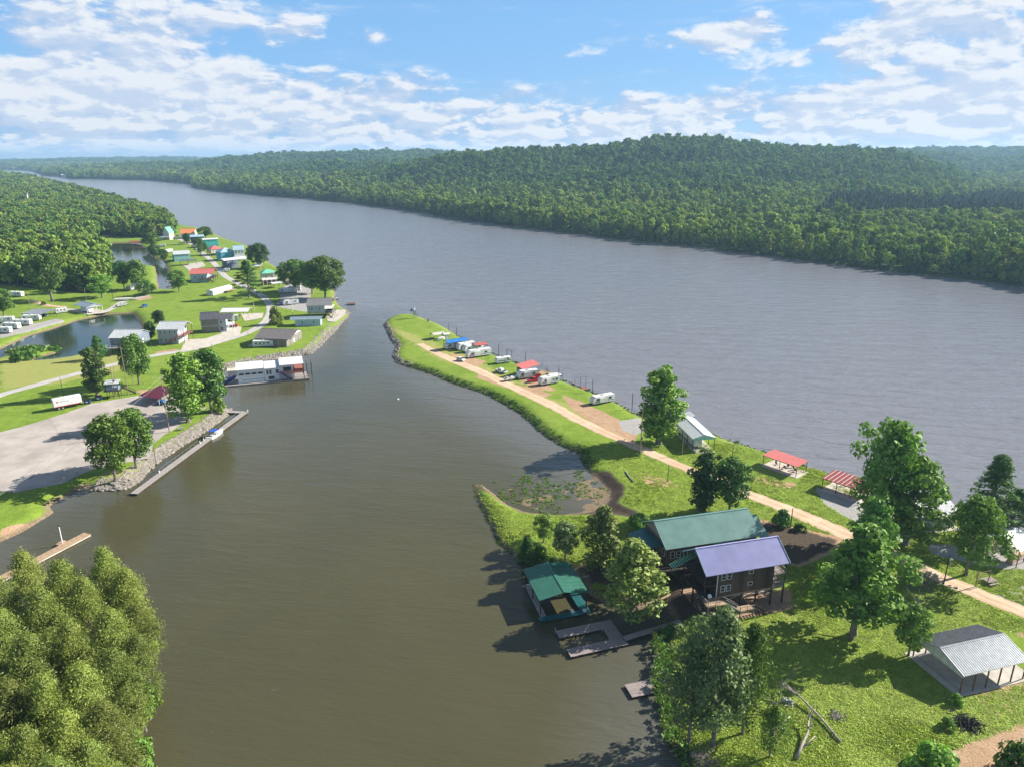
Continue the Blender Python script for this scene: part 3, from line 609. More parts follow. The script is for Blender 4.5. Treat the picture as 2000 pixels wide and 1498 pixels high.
def tree(px, py, top, width, key, label, group=None, mat=None, name='broadleaf_tree', rot=None, cat='tree', base=None, hz=None):
    """tree rooted at image point (px, py) whose crown reaches image row top and is about width pixels wide"""
    p = base if base is not None else at(px, py, ZG); h = hz or hgt(p, top); k = h/10
    cm, tm = PROTO[key]; f = FPX/math.sqrt(p[1]**2+CAMH**2); R = {'tall': 2.4, 'twi': 3.1}.get(key[:4], None) or {'round': 3.3, 'spread': 3.9, 'cone': 2.4, 'airy': 2.9, 'pine': 2.3, 'fir': 2.5, 'bush': 6.6, 'twin': 3.1}[key.split('_')[0]]
    w = (width/f/2)/R/k if width else 1.
    rnd = random.Random(label+str(px)+str(py))
    o = thing(name, label, cat, (p[0], p[1], ZG if p[2] > .5 else p[2]), rot if rot is not None else rnd.random()*6.28, group); o.scale = (k*w, k*w, k)
    c = inst('crown', cm, o); inst('trunk', tm, o)
    if mat:
        c.material_slots[0].link = 'OBJECT'; c.material_slots[0].material = M[mat]
    return o
def bare_branches(parent, kk, seed, z0=3, z1=9, n=12, spread=2., mat='bare_branch', name='bare_branches', r=.06):
    rnd = random.Random(seed); b = MB()
    b.tube([(0, 0, 0), (.1, 0, z0), (.3, .1, z1*.7), (.2, .1, z1)], [r*2.2, r*1.6, r, r*.3], 6)
    for i in range(n):
        z = z0+(z1-z0)*rnd.random()*.8; th = rnd.random()*6.28; L = spread*(.4+.6*rnd.random()); e = Vector((math.cos(th)*L, math.sin(th)*L, z+L*rnd.uniform(.4, 1.1)))
        s = Vector((.15, .05, z)); m = s.lerp(e, .5)+Vector((0, 0, -.15)); b.tube([s, m, e], [r*.7, r*.45, r*.15], 4, caps=False)
        for j in range(3):
            q = s.lerp(e, .4+.2*j); t2 = th+rnd.uniform(-1, 1); b.tube([q, q+Vector((math.cos(t2), math.sin(t2), rnd.random()))*L*.4], [r*.35, r*.1], 3, caps=False)
    return b.build(name, mat, parent)

# the near trees, one by one: base pixel, top row, crown width in pixels
tree(1286, 866, 722, 112, 'tall_a', 'tall pale green cottonwood beside the white-roofed camper shelter, its ragged top over the river', mat='leaf_bright', name='cottonwood_tree')
tree(1372, 1003, 882, 72, 'tall_a', 'dark leafy tree behind the sage green roof, left of the pair', mat='leaf_dark', rot=2.)
tree(1424, 1000, 896, 84, 'round_b', 'bushier dark tree behind the sage green roof, right of the pair', mat='leaf_dark')
tree(1716, 1056, 824, 150, 'spread_a', 'largest shade tree beside the dark red striped shelter on the river bank', mat='leaf_bright')
tree(1768, 1062, 890, 112, 'tall_b', 'light green tree between the dirt road and the grey-roofed river shelter', mat='leaf_mid')
t_ = tree(1666, 1238, 1030, 172, 'twin_a', 'big double-trunked tree on the lawn between the stilted lodge and the open pavilion')
t_ = tree(1774, 1280, 1182, 66, 'round_b', 'small half-dead tree at the left corner of the big open pavilion', mat='leaf_mid'); bare_branches(t_, 1, 4, 7, 17, 14, 3.0)
tree(1925, 1050, 886, 108, 'fir_a', 'dark green cypress on the river bank at far right', name='conifer_tree')
tree(1886, 1122, 972, 118, 'spread_a', 'yellow-green tree over the gravel pad beside the plank table', mat='leaf_bright')
tree(1972, 1052, 955, 80, 'airy_a', 'thin grey-green tree on the river bank at the right edge', mat='leaf_dark')
tree(1176, 1112, 990, 78, 'cone_a', 'tall cone-shaped olive tree left of the sage roofed lodge')
tree(1232, 1186, 1056, 112, 'cone_a', 'wide egg-shaped olive tree in front of the sage roofed lodge, nearest the slip', rot=2.2)
tree(1062, 1058, 1006, 46, 'round_b', 'little bright round tree on the crescent lawn above the green boathouse', mat='leaf_bright')
tree(1104, 1090, 1020, 56, 'round_b', 'small feathery tree on the lawn between the boathouse and the olive trees', mat='leaf_silver')
tree(1030, 1082, 1046, 28, 'bush_a', 'dark shrub at the water edge above the green boathouse', name='shrub', cat='shrub', mat='leaf_dark')
tree(1055, 1080, 1062, 24, 'bush_a', 'low shrub between the boathouse and the little round tree', name='shrub', cat='shrub', mat='leaf_mid')
tree(1246, 1038, 1004, 40, 'round_a', 'small round tree behind the dark green porch roof', mat='leaf_mid')
tree(1526, 1026, 996, 34, 'bush_a', 'dark shrub beside a bare post at the bend of the dirt road', name='shrub', cat='shrub', mat='leaf_dark')
tree(1562, 1035, 1022, 24, 'bush_a', 'low dark shrub in the shade right of the bare post', name='shrub', cat='shrub', mat='leaf_dark')
tree(1392, 1455, 1192, 150, 'airy_a', 'tall grey-green willow overhanging the cove at the lower right shore', mat='leaf_silver', name='willow_tree')
tree(1345, 1445, 1240, 100, 'airy_a', 'slimmer willow leaning over the water behind the small square dock', mat='leaf_silver', name='willow_tree', rot=1.)
tree(1450, 1432, 1218, 90, 'airy_a', 'young willow with a dark trunk right of the tall willow', mat='leaf_mid', name='willow_tree', rot=4.)
t_ = tree(1503, 1478, 1380, 60, 'airy_a', 'sparse small tree with bare grey twigs beside the fallen logs', mat='leaf_bright', rot=5.); bare_branches(t_, 1, 9, 5, 17, 14, 5)
tree(1820, 1520, 1462, 90, 'bush_a', 'bright round bush at the bottom edge left of the bare dirt', name='bush', cat='bush', mat='leaf_bright')
tree(1985, 1520, 1452, 70, 'bush_a', 'leafy bush at the lower right corner', name='bush', cat='bush', mat='leaf_mid')
tree(1866, 1374, 1356, 24, 'bush_a', 'weedy bush at the front corner of the open pavilion', name='bush', cat='bush', mat='leaf_bright')
tree(1850, 1420, 1402, 26, 'bush_a', 'small bush beside the burnt wood pile', name='bush', cat='bush', mat='leaf_mid')
tree(1690, 1130, 974, 84, 'tall_b', 'tall slim tree behind the double-trunked tree by the dirt road', mat='leaf_mid', rot=3.)
# left shore
tree(368, 824, 690, 82, 'tall_b', 'bright green tree over the parking lot corner, left of the lot pair')
tree(413, 806, 682, 78, 'round_b', 'darker tree behind the bright one at the parking lot corner', mat='leaf_mid')
tree(428, 802, 772, 26, 'bush_a', 'small green tree at the tip of the rocky lot corner', mat='leaf_bright', name='bush', cat='bush')
tree(391, 806, 760, 30, 'round_b', 'low young tree between the two lot corner trees', mat='leaf_mid')
tree(226, 938, 812, 92, 'round_b', 'yellow-green round tree beside the boat ramp', mat='leaf_bright')
tree(266, 912, 800, 84, 'round_a', 'dark round tree joined to the yellow-green one beside the boat ramp', mat='leaf_mid')
tree(190, 772, 680, 54, 'tall_a', 'tall tree above the two blue dumpsters', mat='leaf_mid', rot=1.)
tree(272, 750, 655, 60, 'round_a', 'dark green tree above the rocky bank, between the paved road and the maroon roof', mat='leaf_mid', rot=2.)
tree(194, 702, 656, 26, 'cone_a', 'small cone-shaped tree by the pond and the stilted white-roofed house', mat='leaf_dark')
tree(296, 668, 628, 20, 'round_a', 'small dark tree left of the house with red stairs', mat='leaf_dark')
tree(312, 640, 607, 26, 'round_a', 'small dark tree at the pond behind the house with red stairs', mat='leaf_dark', rot=3.)
tree(487, 582, 508, 56, 'fir_a', 'broad dark pine on the mown lawn beside the lane', name='pine_tree')
tree(506, 524, 476, 42, 'round_a', 'ball-shaped dark tree alone at the river edge')
tree(577, 570, 508, 64, 'round_a', 'dense dark tree left of the point, over the parked campers', mat='leaf_mid', rot=1.)
tree(636, 584, 502, 76, 'round_a', 'largest dense tree at the river point behind the grey shingled house', mat='leaf_mid', rot=4.)
tree(610, 574, 512, 50, 'round_a', 'middle tree of the dense clump at the river point', mat='leaf_mid', rot=5.)
tree(539, 634, 600, 26, 'bush_a', 'round bush beside the lane left of the blue-grey shed', name='bush', cat='bush', mat='leaf_olive')
tree(350, 570, 528, 36, 'round_b', 'tree at the lower tip of the long pond', mat='leaf_mid')
tree(270, 566, 508, 44, 'round_b', 'tree on the pond bank behind the tiny white cottage, right of two', mat='leaf_mid')
tree(243, 566, 510, 34, 'round_a', 'dark tree on the pond bank behind the tiny white cottage, left of two', mat='leaf_dark')
tree(288, 578, 548, 34, 'round_b', 'low round tree right of the tiny white cottage', mat='leaf_mid', rot=2.)
tree(296, 484, 455, 36, 'round_b', 'round tree at the head of the long pond', mat='leaf_mid')
tree(303, 506, 478, 22, 'round_a', 'dark tree on the pond bank below the round one', mat='leaf_dark')
tree(321, 512, 487, 18, 'round_a', 'small tree on the pond bank by the aqua house', mat='leaf_mid')
tree(393, 500, 465, 26, 'round_b', 'tree beside the lane before the turquoise house', mat='leaf_mid', rot=2.)
tree(366, 478, 456, 16, 'round_a', 'small dark tree before the orange-roofed house', mat='leaf_dark')
tree(402, 466, 443, 28, 'round_b', 'round tree at the river edge beyond the turquoise house', mat='leaf_mid', rot=1.)
tree(8, 618, 565, 46, 'round_b', 'round tree at the left edge above the parked campers', mat='leaf_mid', rot=1.)
tree(102, 588, 492, 70, 'round_b', 'tall pale tree standing in front of the dark woods on the left', mat='leaf_mid', rot=3.)
tree(200, 582, 536, 52, 'round_b', 'bright rounded tree at the wood edge behind the open cabin', mat='leaf_bright', rot=3.)
tree(38, 705, 686, 34, 'bush_a', 'larger shrub on the marshy spit of the round pond', name='shrub', cat='shrub', mat='leaf_mid')
tree(62, 700, 682, 26, 'bush_a', 'smaller shrub on the marshy spit of the round pond', name='shrub', cat='shrub', mat='leaf_mid', rot=2)
tree(85, 596, 590, 10, 'bush_a', 'tiny round bush beside the gravel lane by the camper shed', name='shrub', cat='shrub', mat='leaf_dark')
# pines crowding the lower left shore: tree tops as pixels, about 20 m up
tops = [(197,1070,20,'a'),(112,1096,20,'a'),(38,1078,19,'b'),(-30,1120,20,'a'),(240,1112,17,'b'),(156,1128,19,'b'),(70,1150,20,'a'),(-10,1190,20,'b'),(262,1180,16,'a'),(205,1190,19,'b'),(128,1212,20,'a'),(44,1240,20,'b'),
        (262,1240,15,'b'),(212,1270,18,'a'),(150,1300,19,'b'),(78,1320,20,'a'),(0,1330,20,'b'),(243,1330,13,'a'),(190,1372,17,'b'),(120,1392,18,'a'),(40,1420,19,'a'),(232,1412,12,'b'),(168,1452,16,'a'),(90,1482,18,'b'),(10,1500,19,'a'),(228,1490,10,'a'),(-60,1420,20,'b'),(-60,1260,20,'a'),(150,1540,15,'b')]
for i, (px, py, h, k) in enumerate(tops):
    p = at(px, py, h+ZG); p.z = ZG; nr = 'pine in the crowded grove on the lower left shore'
    tree(0, 0, 0, 0, 'pine_'+k, 'loose yellow-green pine in the crowded grove on the lower left shore', 'pines crowding the lower left shore', name='pine_tree', base=p, hz=h).scale = (h/10*(.78+.3*((i*7)%5)/4), h/10*(.78+.3*((i*3)%5)/4), h/10)
for (px, py, h, lb) in [(252,1225,9,'bright broadleaf tree overhanging the water at the edge of the pine grove, upper of three'),(258,1330,9,'lime green broadleaf tree sticking out over the water from the pine grove'),(244,1440,9,'pale broadleaf tree at the foot of the pine grove by the bottom edge')]:
    p = at(px+8, py, h+ZG); p.z = ZG; tree(0, 0, 0, 0, 'round_b', lb, base=p, hz=h, mat='leaf_bright')

# ------------------------------------------------------------------ woods: far bank and left bank
FT = []
for i, (k, r, mt) in enumerate([('round', 3.3, 'leaf_forest'), ('spread', 3.6, 'leaf_forest'), ('round', 3.0, 'leaf_forest'), ('tall', 2.6, 'leaf_forest')]):
    FT.append(crown(k, 30+i, 1300, .40, mt, 20, with_trunk=True)[0])
    FT[-1].materials[1] = M['grey_bark']
FIRM = crown('cone', 40, 900, .34, 'leaf_dark', 26, with_trunk=True)[0]
rng = np.random.default_rng(7)
def scatter_far():
    P = []; y = 395.
    while y < 9000:
        s = max(8.0, y*.0054); n = int(2.05*y/s); u = np.linspace(-1.02, 1.02, n); 
        x = u*y+rng.uniform(-.5, .5, n)*s; yy = y+rng.uniform(-.5, .5, n)*s; P.append(np.stack([x, yy, np.full(n, s)], 1)); y += s*.92
    return np.concatenate(P)
def terr_at(P):
    X_, Y_ = P[:, 0], P[:, 1]; return terrain(X_, Y_)
P = scatter_far(); z_, _, fa_, *_r = terr_at(P); k = fa_ > .6; P, z_, fa_ = P[k], z_[k], fa_[k]
hh = np.maximum(9+13*rng.random(len(P)), 0)*np.clip(P[:, 2]/8., 1, 3.2)**.35; hh *= np.where(fa_ < 10, .62+.3*rng.random(len(P)), 1.)
hh *= .75+.5*fbm(P[:, 0], P[:, 1], 90, 21)+np.where(rng.random(len(P)) < .08, .3, 0)
ww = np.clip(P[:, 2]/8., 1, 6)/np.clip(P[:, 2]/8., 1, 3.2)**.35*(.68+.40*rng.random(len(P)))
far = np.stack([P[:, 0], P[:, 1], z_-.3, hh/10, ww*hh/10], 1)
ub = rng.uniform(-.9, 1.05, 26000); yb = np.exp(rng.uniform(math.log(395), math.log(2600), 26000)); zb_, _, fb_, *_q = terrain(ub*yb, yb); kb = (fb_ > -.5) & (fb_ < 7); kb &= rng.random(26000) < .9
far = np.concatenate([far, np.stack([(ub*yb)[kb], yb[kb], zb_[kb]-.5, rng.uniform(.35, .8, kb.sum()), rng.uniform(.6, 1.1, kb.sum())], 1)])
# left woods
PL = []; y = 330.
while y < 4500:
    s = max(8.0, y*.0068); n = int(1.1*y/s); u = np.linspace(-1.1, -.0, n); PL.append(np.stack([u*y+rng.uniform(-.5, .5, n)*s, y+rng.uniform(-.5, .5, n)*s, np.full(n, s)], 1)); y += s*.92
PL = np.concatenate(PL); zl, _, _, _, lf_, _, _ = terr_at(PL); k = (lf_ > 2) & (polysd(PL[:, 0], PL[:, 1], WOODL) > 1); PL, zl = PL[k], zl[k]
# clearings round the buildings among the trees
def clear(P_, px, py, r):
    q = at(px, py, ZG); return np.hypot(P_[:, 0]-q[0], P_[:, 1]-q[1]) > r
k = clear(PL, 90, 402, 16) & clear(PL, 112, 402, 14) & clear(PL, 60, 408, 7) & clear(PL, 40, 395, 8) & clear(PL, 28, 580, 10) & clear(PL, 215, 462, 10)
PL, zl = PL[k], zl[k]
hl = (10+11*rng.random(len(PL)))*np.clip(PL[:, 2]/8, 1, 3)**.7; left = np.stack([PL[:, 0], PL[:, 1], zl-.3, hl/10, np.clip(PL[:, 2]/8, 1, 4)**.3*(.74+.42*rng.random(len(PL)))*hl/10], 1)
def infr(A):
    q = [topix(a[0], a[1], a[2]+a[3]*8) for a in A]; return np.array([(-20 < p[0] < 2020) and (0 < p[1] < 1500) for p in q])
NI_L, NI_F = 105, 90
def split(A, n):
    d = A[:, 3]*10/np.hypot(A[:, 1], A[:, 0]); d = np.where(infr(A), d, 0); o = np.argsort(-d); return A[o[:n]], A[o[n:]]
li, ls_ = split(left, NI_L); fi, fs_ = split(far, NI_F)
for A, grp, lab in [(li, 'trees of the woods on the left bank', 'leafy tree in the dense woods on the left bank beyond the campers'), (fi, 'trees along the far river bank', 'leafy tree in the wooded strip along the far river bank')]:
    for a in A:
        o = inst('broadleaf_tree', FT[rng.integers(0, 4)], None, (a[0], a[1], a[2]), (0, 0, rng.random()*6.28), (a[4], a[4], a[3])); tag(o, lab, 'tree', grp)
def scatter_stuff(name, A, protos, label, cat, group=None):
    """one object of many: instances of real meshes on points (x, y, z, height scale, width scale)"""
    n = len(A); me = bpy.data.meshes.new(name); me.vertices.add(n); me.vertices.foreach_set('co', A[:, :3].astype(np.float32).ravel())
    for k_, v_ in (('hs', A[:, 3]), ('ws', A[:, 4]), ('rz', rng.random(n)*6.283)):
        a = me.attributes.new(k_, 'FLOAT', 'POINT'); a.data.foreach_set('value', v_.astype(np.float32))
    a = me.attributes.new('pick', 'INT', 'POINT'); a.data.foreach_set('value', rng.integers(0, len(protos), n).astype(np.int32))
    o = bpy.data.objects.new(name, me); COL.objects.link(o); tag(o, label, cat, group, 'stuff')
    g = bpy.data.node_groups.new(name+'_nodes', 'GeometryNodeTree'); g.interface.new_socket('Geometry', in_out='INPUT', socket_type='NodeSocketGeometry'); g.interface.new_socket('Geometry', in_out='OUTPUT', socket_type='NodeSocketGeometry')
    N, L = g.nodes, g.links; gi = N.new('NodeGroupInput'); go = N.new('NodeGroupOutput'); iop = N.new('GeometryNodeInstanceOnPoints'); iop.inputs['Pick Instance'].default_value = True
    g2 = N.new('GeometryNodeGeometryToInstance')
    for p in protos:
        oi = N.new('GeometryNodeObjectInfo'); oi.transform_space = 'ORIGINAL'; po = bpy.data.objects.new(name+'_source', p); oi.inputs['Object'].default_value = po; oi.inputs['As Instance'].default_value = False
        L.new(oi.outputs['Geometry'], g2.inputs[0])
    def na(nm, ty='FLOAT'):
        q = N.new('GeometryNodeInputNamedAttribute'); q.data_type = ty; q.inputs['Name'].default_value = nm; return q.outputs['Attribute']
    sc = N.new('ShaderNodeCombineXYZ'); w = na('ws'); L.new(w, sc.inputs[0]); L.new(w, sc.inputs[1]); L.new(na('hs'), sc.inputs[2])
    ro = N.new('ShaderNodeCombineXYZ'); L.new(na('rz'), ro.inputs[2])
    L.new(gi.outputs[0], iop.inputs['Points']); L.new(g2.outputs[0], iop.inputs['Instance']); L.new(na('pick', 'INT'), iop.inputs['Instance Index'])
    e2r = N.new('FunctionNodeEulerToRotation'); L.new(ro.outputs[0], e2r.inputs[0]); L.new(e2r.outputs[0], iop.inputs['Rotation']); L.new(sc.outputs[0], iop.inputs['Scale'])
    L.new(iop.outputs[0], go.inputs[0]); m = o.modifiers.new('nodes', 'NODES'); m.node_group = g; return o
def fam(mat, seed, kinds=('round', 'spread', 'round', 'tall')):
    return [crown(k_, seed+i, 1100, .40, mat, 20, with_trunk=True)[0] for i, k_ in enumerate(kinds)]
FH = fam('leaf_hill', 60); FS = fam('leaf_stand', 70, ('cone', 'fir'))
fad = polysd(fs_[:, 0], fs_[:, 1], FAR); STAND = pxpoly([(1640,392),(1700,380),(1820,378),(2100,372),(2300,380),(2300,415),(2000,412),(1800,410),(1660,412),(1600,404)], 12)
qx, qy = topix(fs_[:, 0], fs_[:, 1], fs_[:, 2]+fs_[:, 3]*9); ist = (qx > 1625+(qy-375)*-1.0) & (qy > 376+6*np.sin(qx/40)) & (qy < 409) & (qx < 2600)
hillm = (fs_[:, 2] > 12+16*fbm(fs_[:, 0], fs_[:, 1], 260, 55)) | (rng.random(len(fs_)) < .12)
scatter_stuff('woodland', fs_[~ist & ~hillm], FT, 'bright green woodland on the flat land across the river', 'woodland')
scatter_stuff('woodland', fs_[~ist & hillm], FH, 'deeper green woodland covering the hills across the river', 'woodland')
scatter_stuff('woodland', fs_[ist], FS, 'dark band of planted pines below the hill across the river', 'woodland')
scatter_stuff('woodland', ls_, FT+FH[:2], 'dense woodland on the left bank', 'woodland')

# ------------------------------------------------------------------ building kit
def RF(eL, eR, ez, zb=ZG):
    a, b = at(eL[0], eL[1], zb+ez), at(eR[0], eR[1], zb+ez); return a.x, a.y, ang(a, b), (b-a).length
def lc(root, p):
    """world point into the frame of a thing"""
    p = Vector(p)-Vector(root.location); c, s = math.cos(-root.rotation_euler[2]), math.sin(-root.rotation_euler[2]); return Vector((p.x*c-p.y*s, p.x*s+p.y*c, p.z))
def roof_panel(parent, x0, x1, ya, za, yb, zb, mat, rib=.45, th=.09, ribh=.045, ribw=.06, name='roof_panel'):
    b = MB(); P = [(x0, ya, za), (x1, ya, za), (x1, yb, zb), (x0, yb, zb)]
    if yb < ya: P = [P[1], P[0], P[3], P[2]]
    b.slab4(*P, th); n = int((x1-x0)/rib) if rib else 0
    for i in range(n+1):
        x = x0+.03+(x1-x0-.06)*i/max(n, 1); b.bar((x, ya, za+ribh*.5), (x, yb, zb+ribh*.5), ribw, ribh)
    return b.build(name, mat, parent)
def gable_roof(parent, L, w, ez, rise, mat, rib=.45, back=None, cap=True, x0=0, y0=0, mat2=None, ribh=.045):
    roof_panel(parent, x0, x0+L, y0, ez, y0+w, ez+rise, mat, rib, ribh=ribh)
    roof_panel(parent, x0, x0+L, y0+2*w, ez, y0+w, ez+rise, back or mat, rib, ribh=ribh)
    if cap: MB().bar((x0-.02, y0+w, ez+rise+.05), (x0+L+.02, y0+w, ez+rise+.05), .35, .06).build('ridge_cap', mat2 or mat, parent)
def body(parent, x0, x1, y0, y1, z0, z1, mat, peak=0., name='wall'):
    pr = [(y0, z0), (y1, z0), (y1, z1)]+([((y0+y1)/2, z1+peak)] if peak else [])+[(y0, z1)]
    return MB().prism(pr, x0, x1).build(name, mat, parent)
def window(parent, x, y, z, w, h, face='-y', frame='trim_white', name='window', sash=True, glass='glass'):
    """window with its lower left corner at (x, z) on the wall plane y (faces -y/+y) or (y, z) on plane x"""
    t = .09; d = .06; b = MB(); g = MB()
    def bx(m, a0, a1, z0, z1, d0, d1):
        if face == '-y': m.box(a0, y-d1, z0, a1, y-d0, z1)
        elif face == '+y': m.box(a0, y+d0, z0, a1, y+d1, z1)
        elif face == '-x': m.box(x-d1, a0, z0, x-d0, a1, z1)
        else: m.box(x+d0, a0, z0, x+d1, a1, z1)
    a = x if face[1] == 'y' else y
    bx(b, a, a+t, z, z+h, 0, d); bx(b, a+w-t, a+w, z, z+h, 0, d); bx(b, a+t, a+w-t, z, z+t, 0, d); bx(b, a+t, a+w-t, z+h-t, z+h, 0, d)
    if sash: bx(b, a+t, a+w-t, z+h/2-.03, z+h/2+.03, 0, d*.9)
    bx(g, a+t, a+w-t, z+t, z+h-t, .002, .025)
    o = b.build(name, frame, parent); g.build('pane', glass, o); return o
def door(parent, x, y, z, w=.95, h=2.05, face='-y', mat='trim_white'):
    b = MB()
    if face == '-y': b.box(x, y-.05, z, x+w, y, z+h)
    elif face == '+y': b.box(x, y, z, x+w, y+.05, z+h)
    elif face == '+x': b.box(x, y, z, x+.05, y+w, z+h)
    else: b.box(x-.05, y, z, x, y+w, z+h)
    return b.build('door', mat, parent)
def posts(parent, pts, z0, z1, w=.16, mat='brown_wood', name='post'):
    me = None
    for (x, y) in pts:
        if me is None: me = MB().box(-w/2, -w/2, 0, w/2, w/2, z1-z0).build(name, mat, mesh_only=True)
        inst(name, me, parent, (x, y, z0))
def railing(parent, pts, h=1., mat='dark_wood', step=.35, w=.06, name='railing'):
    b = MB()
    for p, q in zip(pts, pts[1:]):
        p, q = Vector(p), Vector(q); u = Vector((0, 0, 1)); b.bar(p+u*h, q+u*h, w*1.6, w); b.bar(p+u*.15, q+u*.15, w, w)
        n = max(1, int((q-p).length/step))
        for i in range(n+1): r = p.lerp(q, i/n); b.bar(r, r+u*h, w*.7 if i % 4 else w*1.5)
    return b.build(name, mat, parent)
def stairs(parent, p, q, width=1.1, mat='dark_wood', rail=True):
    """stairs from low point p up to q (centre line)"""
    p, q = Vector(p), Vector(q); d = Vector((q.x-p.x, q.y-p.y, 0)); n = max(3, int((q.z-p.z)/.19)); s = Vector((-d.y, d.x, 0)).normalized()*width/2; b = MB()
    b.bar(p+s, q+s, .06, .26); b.bar(p-s, q-s, .06, .26)
    o = b.build('stairs', mat, parent); m = MB(); dn = d.normalized()*.28/2
    for i in range(n):
        r = p.lerp(q, (i+.7)/n); m.slab4(r-s-dn, r-s+dn, r+s+dn, r+s-dn, .05)
    m.build('step', mat, o)['kind'] = 'stuff'
    if rail: railing(parent, [tuple(p+s), tuple(q+s)], 1., mat, .5); railing(parent, [tuple(p-s), tuple(q-s)], 1., mat, .5)
    return o
def deckp(parent, x0, y0, x1, y1, z, mat='weathered_wood', th=.2, name='deck'):
    return MB().box(x0, y0, z-th, x1, y1, z).build(name, mat, parent)
def shelter(label, x, y, rot, L, w, ez, rise, mat, posts_x=3, ribh=.045, gable=True, mono=False, slab=None, postmat='post_steel', back=None, rib=.3, endpanel=None, cat='shelter', name='open_shelter', inset=.25, pw=.14, ridge=None):
    t = thing(name, label, cat, (x, y, ZG), rot); W_ = w if mono else 2*w
    if mono: roof_panel(t, 0, L, 0, ez, W_, ez+rise, mat, rib)
    else: gable_roof(t, L, w, ez, rise, mat, rib, back, mat2=ridge, ribh=ribh)
    xs = [inset+(L-2*inset)*i/(posts_x-1) for i in range(posts_x)]
    posts(t, [(a, inset) for a in xs], 0, ez-.1, pw, postmat); posts(t, [(a, W_-inset) for a in xs], 0, (ez+rise-.12) if mono else ez-.1, pw, postmat)
    for yy, zz in ((inset, ez-.15), (W_-inset, (ez+rise-.2) if mono else ez-.15)): MB().bar((0.1, yy, zz), (L-.1, yy, zz), .1, .2).build('beam', postmat, t)
    if endpanel and not mono:
        for xx in endpanel[1]: MB().prism([(.1, ez-.45), (2*w-.1, ez-.45), (2*w-.1, ez-.06), (w, ez+rise-.12), (.1, ez-.06)], xx-.03, xx+.03).build('gable_panel', endpanel[0], t)
    if slab: MB().box(slab[0], slab[1], 0, slab[2], slab[3], .1).build('slab', slab[4] if len(slab) > 4 else 'concrete', t)
    return t

# ---- the near open pavilion with grey metal roof
x_, y_, r_, L_ = 72.0, 93.9, math.radians(15.7), 13.6
t = shelter('big open pavilion with ribbed grey metal roof over bare concrete, at the lower right', x_, y_, r_, L_, 5.0, 3.75, 1.65, 'galvanized', 6, slab=(-.5, -.3, 15.5, 10.9), back='galvanized_shade', rib=.42, ribh=.11, endpanel=('offwhite', (.1, L_-.1)), name='pavilion', cat='pavilion', postmat='brown_wood', pw=.17)  # back slope: same metal as the front, its shade painted as a second material
MB().box(.9, .5, .1, 1.0, 9.8, .14).box(.9, 9.8, .1, 4.2, 9.9, .14).build('floor_joint', 'galvanized', t)
b = MB()
for i in range(6):
    xx = .3+(L_-.6)*i/5; b.bar((xx, .3, 3.62), (xx, 9.7, 3.62), .06, .16); b.bar((xx, .3, 3.6), (xx, 5, 5.2), .06, .12); b.bar((xx, 9.7, 3.6), (xx, 5, 5.2), .06, .12)
b.build('truss', 'tan_wood', t)
# ---- lavender roofed lodge on stilts
t = thing('stilt_house', 'tall dark wooden house on stilts under a ribbed lavender metal roof', 'house', (35.7, 113.8, ZG), math.radians(15)); LV = t
F1, F2, EZ = 4.1, 6.75, 9.2
gable_roof(t, 17.8, 4.6, EZ, 3.2, 'lavender_metal', .24, mat2='lavender_metal')
b = body(t, 2.7, 14.8, .55, 8.65, F1, EZ+.25, 'board_siding', peak=2.75)
# boards on the front and end walls
for side in (0, 1):
    n = 20; me = None
    for i in range(n):
        z = F1+.02+(EZ-.3-F1)*i/n
        if side == 0:
            me = me or MB().box(0, -.035, 0, 12.08, 0, (EZ-.3-F1)/n-.03).build('board', 'board_siding', mesh_only=True); inst('board', me, t, (2.71, .55, z))
        else:
            me = me or MB().box(-.035, 0, 0, 0, 8.08, (EZ-.3-F1)/n-.03).build('board', 'dark_wood', mesh_only=True); inst('board', me, t, (2.7, .56, z))
for z in (F1+.85, F2+.75): window(t, 3.55, .51, z, .95, 1.35); window(t, 4.75, .51, z, .95, 1.35)
for z in (F1+1.35, F2+1.2): window(t, 9.3, .51, z, 1.0, .75, sash=False)
MB().box(2.66, .4, F1-.25, 2.8, .55, EZ).build('corner_trim', 'trim_white', t)
for z in (F1, F2): deckp(t, 14.8, .5, 17.5, 8.6, z); railing(t, [(14.9, .55, z), (17.45, .55, z), (17.45, 8.5, z)], 1., 'grey_wood'); deckp(t, .2, .5, 2.7, 8.6, z, 'dark_wood'); railing(t, [(2.6, .55, z), (.25, .55, z), (.25, 8.5, z)], 1., 'dark_wood')
posts(t, [(x, y) for x in (.3, 4.4, 8.2, 11.4, 14.8, 17.4) for y in (.65, 4.6, 8.5)], 0, F1-.2, .24, 'dark_wood', 'stilt')
posts(t, [(17.4, .6), (17.4, 8.5), (.3, .6), (.3, 8.5), (17.4, 4.6)], F1, EZ+.1, .15, 'dark_wood')
b = MB()
for x in (8.2, 11.4):
    b.bar((x, .65, F1-.4), (x+3.2, .65, F1-1.5), .08, .16); b.bar((x, .65, F1-1.5), (x+3.2, .65, F1-.4), .08, .16)
b.bar((4.4, .65, F1-1.5), (8.2, .65, F1-.4), .08, .16); b.bar((.3, .65, F1-.3), (17.4, .65, F1-.3), .12, .3); b.bar((.3, 8.5, F1-.3), (17.4, 8.5, F1-.3), .12, .3); b.build('brace', 'grey_wood', t)
deckp(t, -.4, -2.1, 3.2, .4, F1, 'tan_wood'); railing(t, [(-.35, .3, F1), (-.35, -2.05, F1), (2.0, -2.05, F1)], 1., 'grey_wood')
stairs(t, (6.4, -1.6, 2.0), (3.2, -1.6, F1), 1.1, 'grey_wood'); deckp(t, 6.4, -2.3, 9.4, -.6, 2.0, 'tan_wood'); railing(t, [(6.4, -2.25, 2.0), (9.3, -2.25, 2.0)], 1., 'grey_wood'); stairs(t, (12.2, -1.5, .1), (9.4, -1.5, 2.0), 1.1, 'dark_wood')
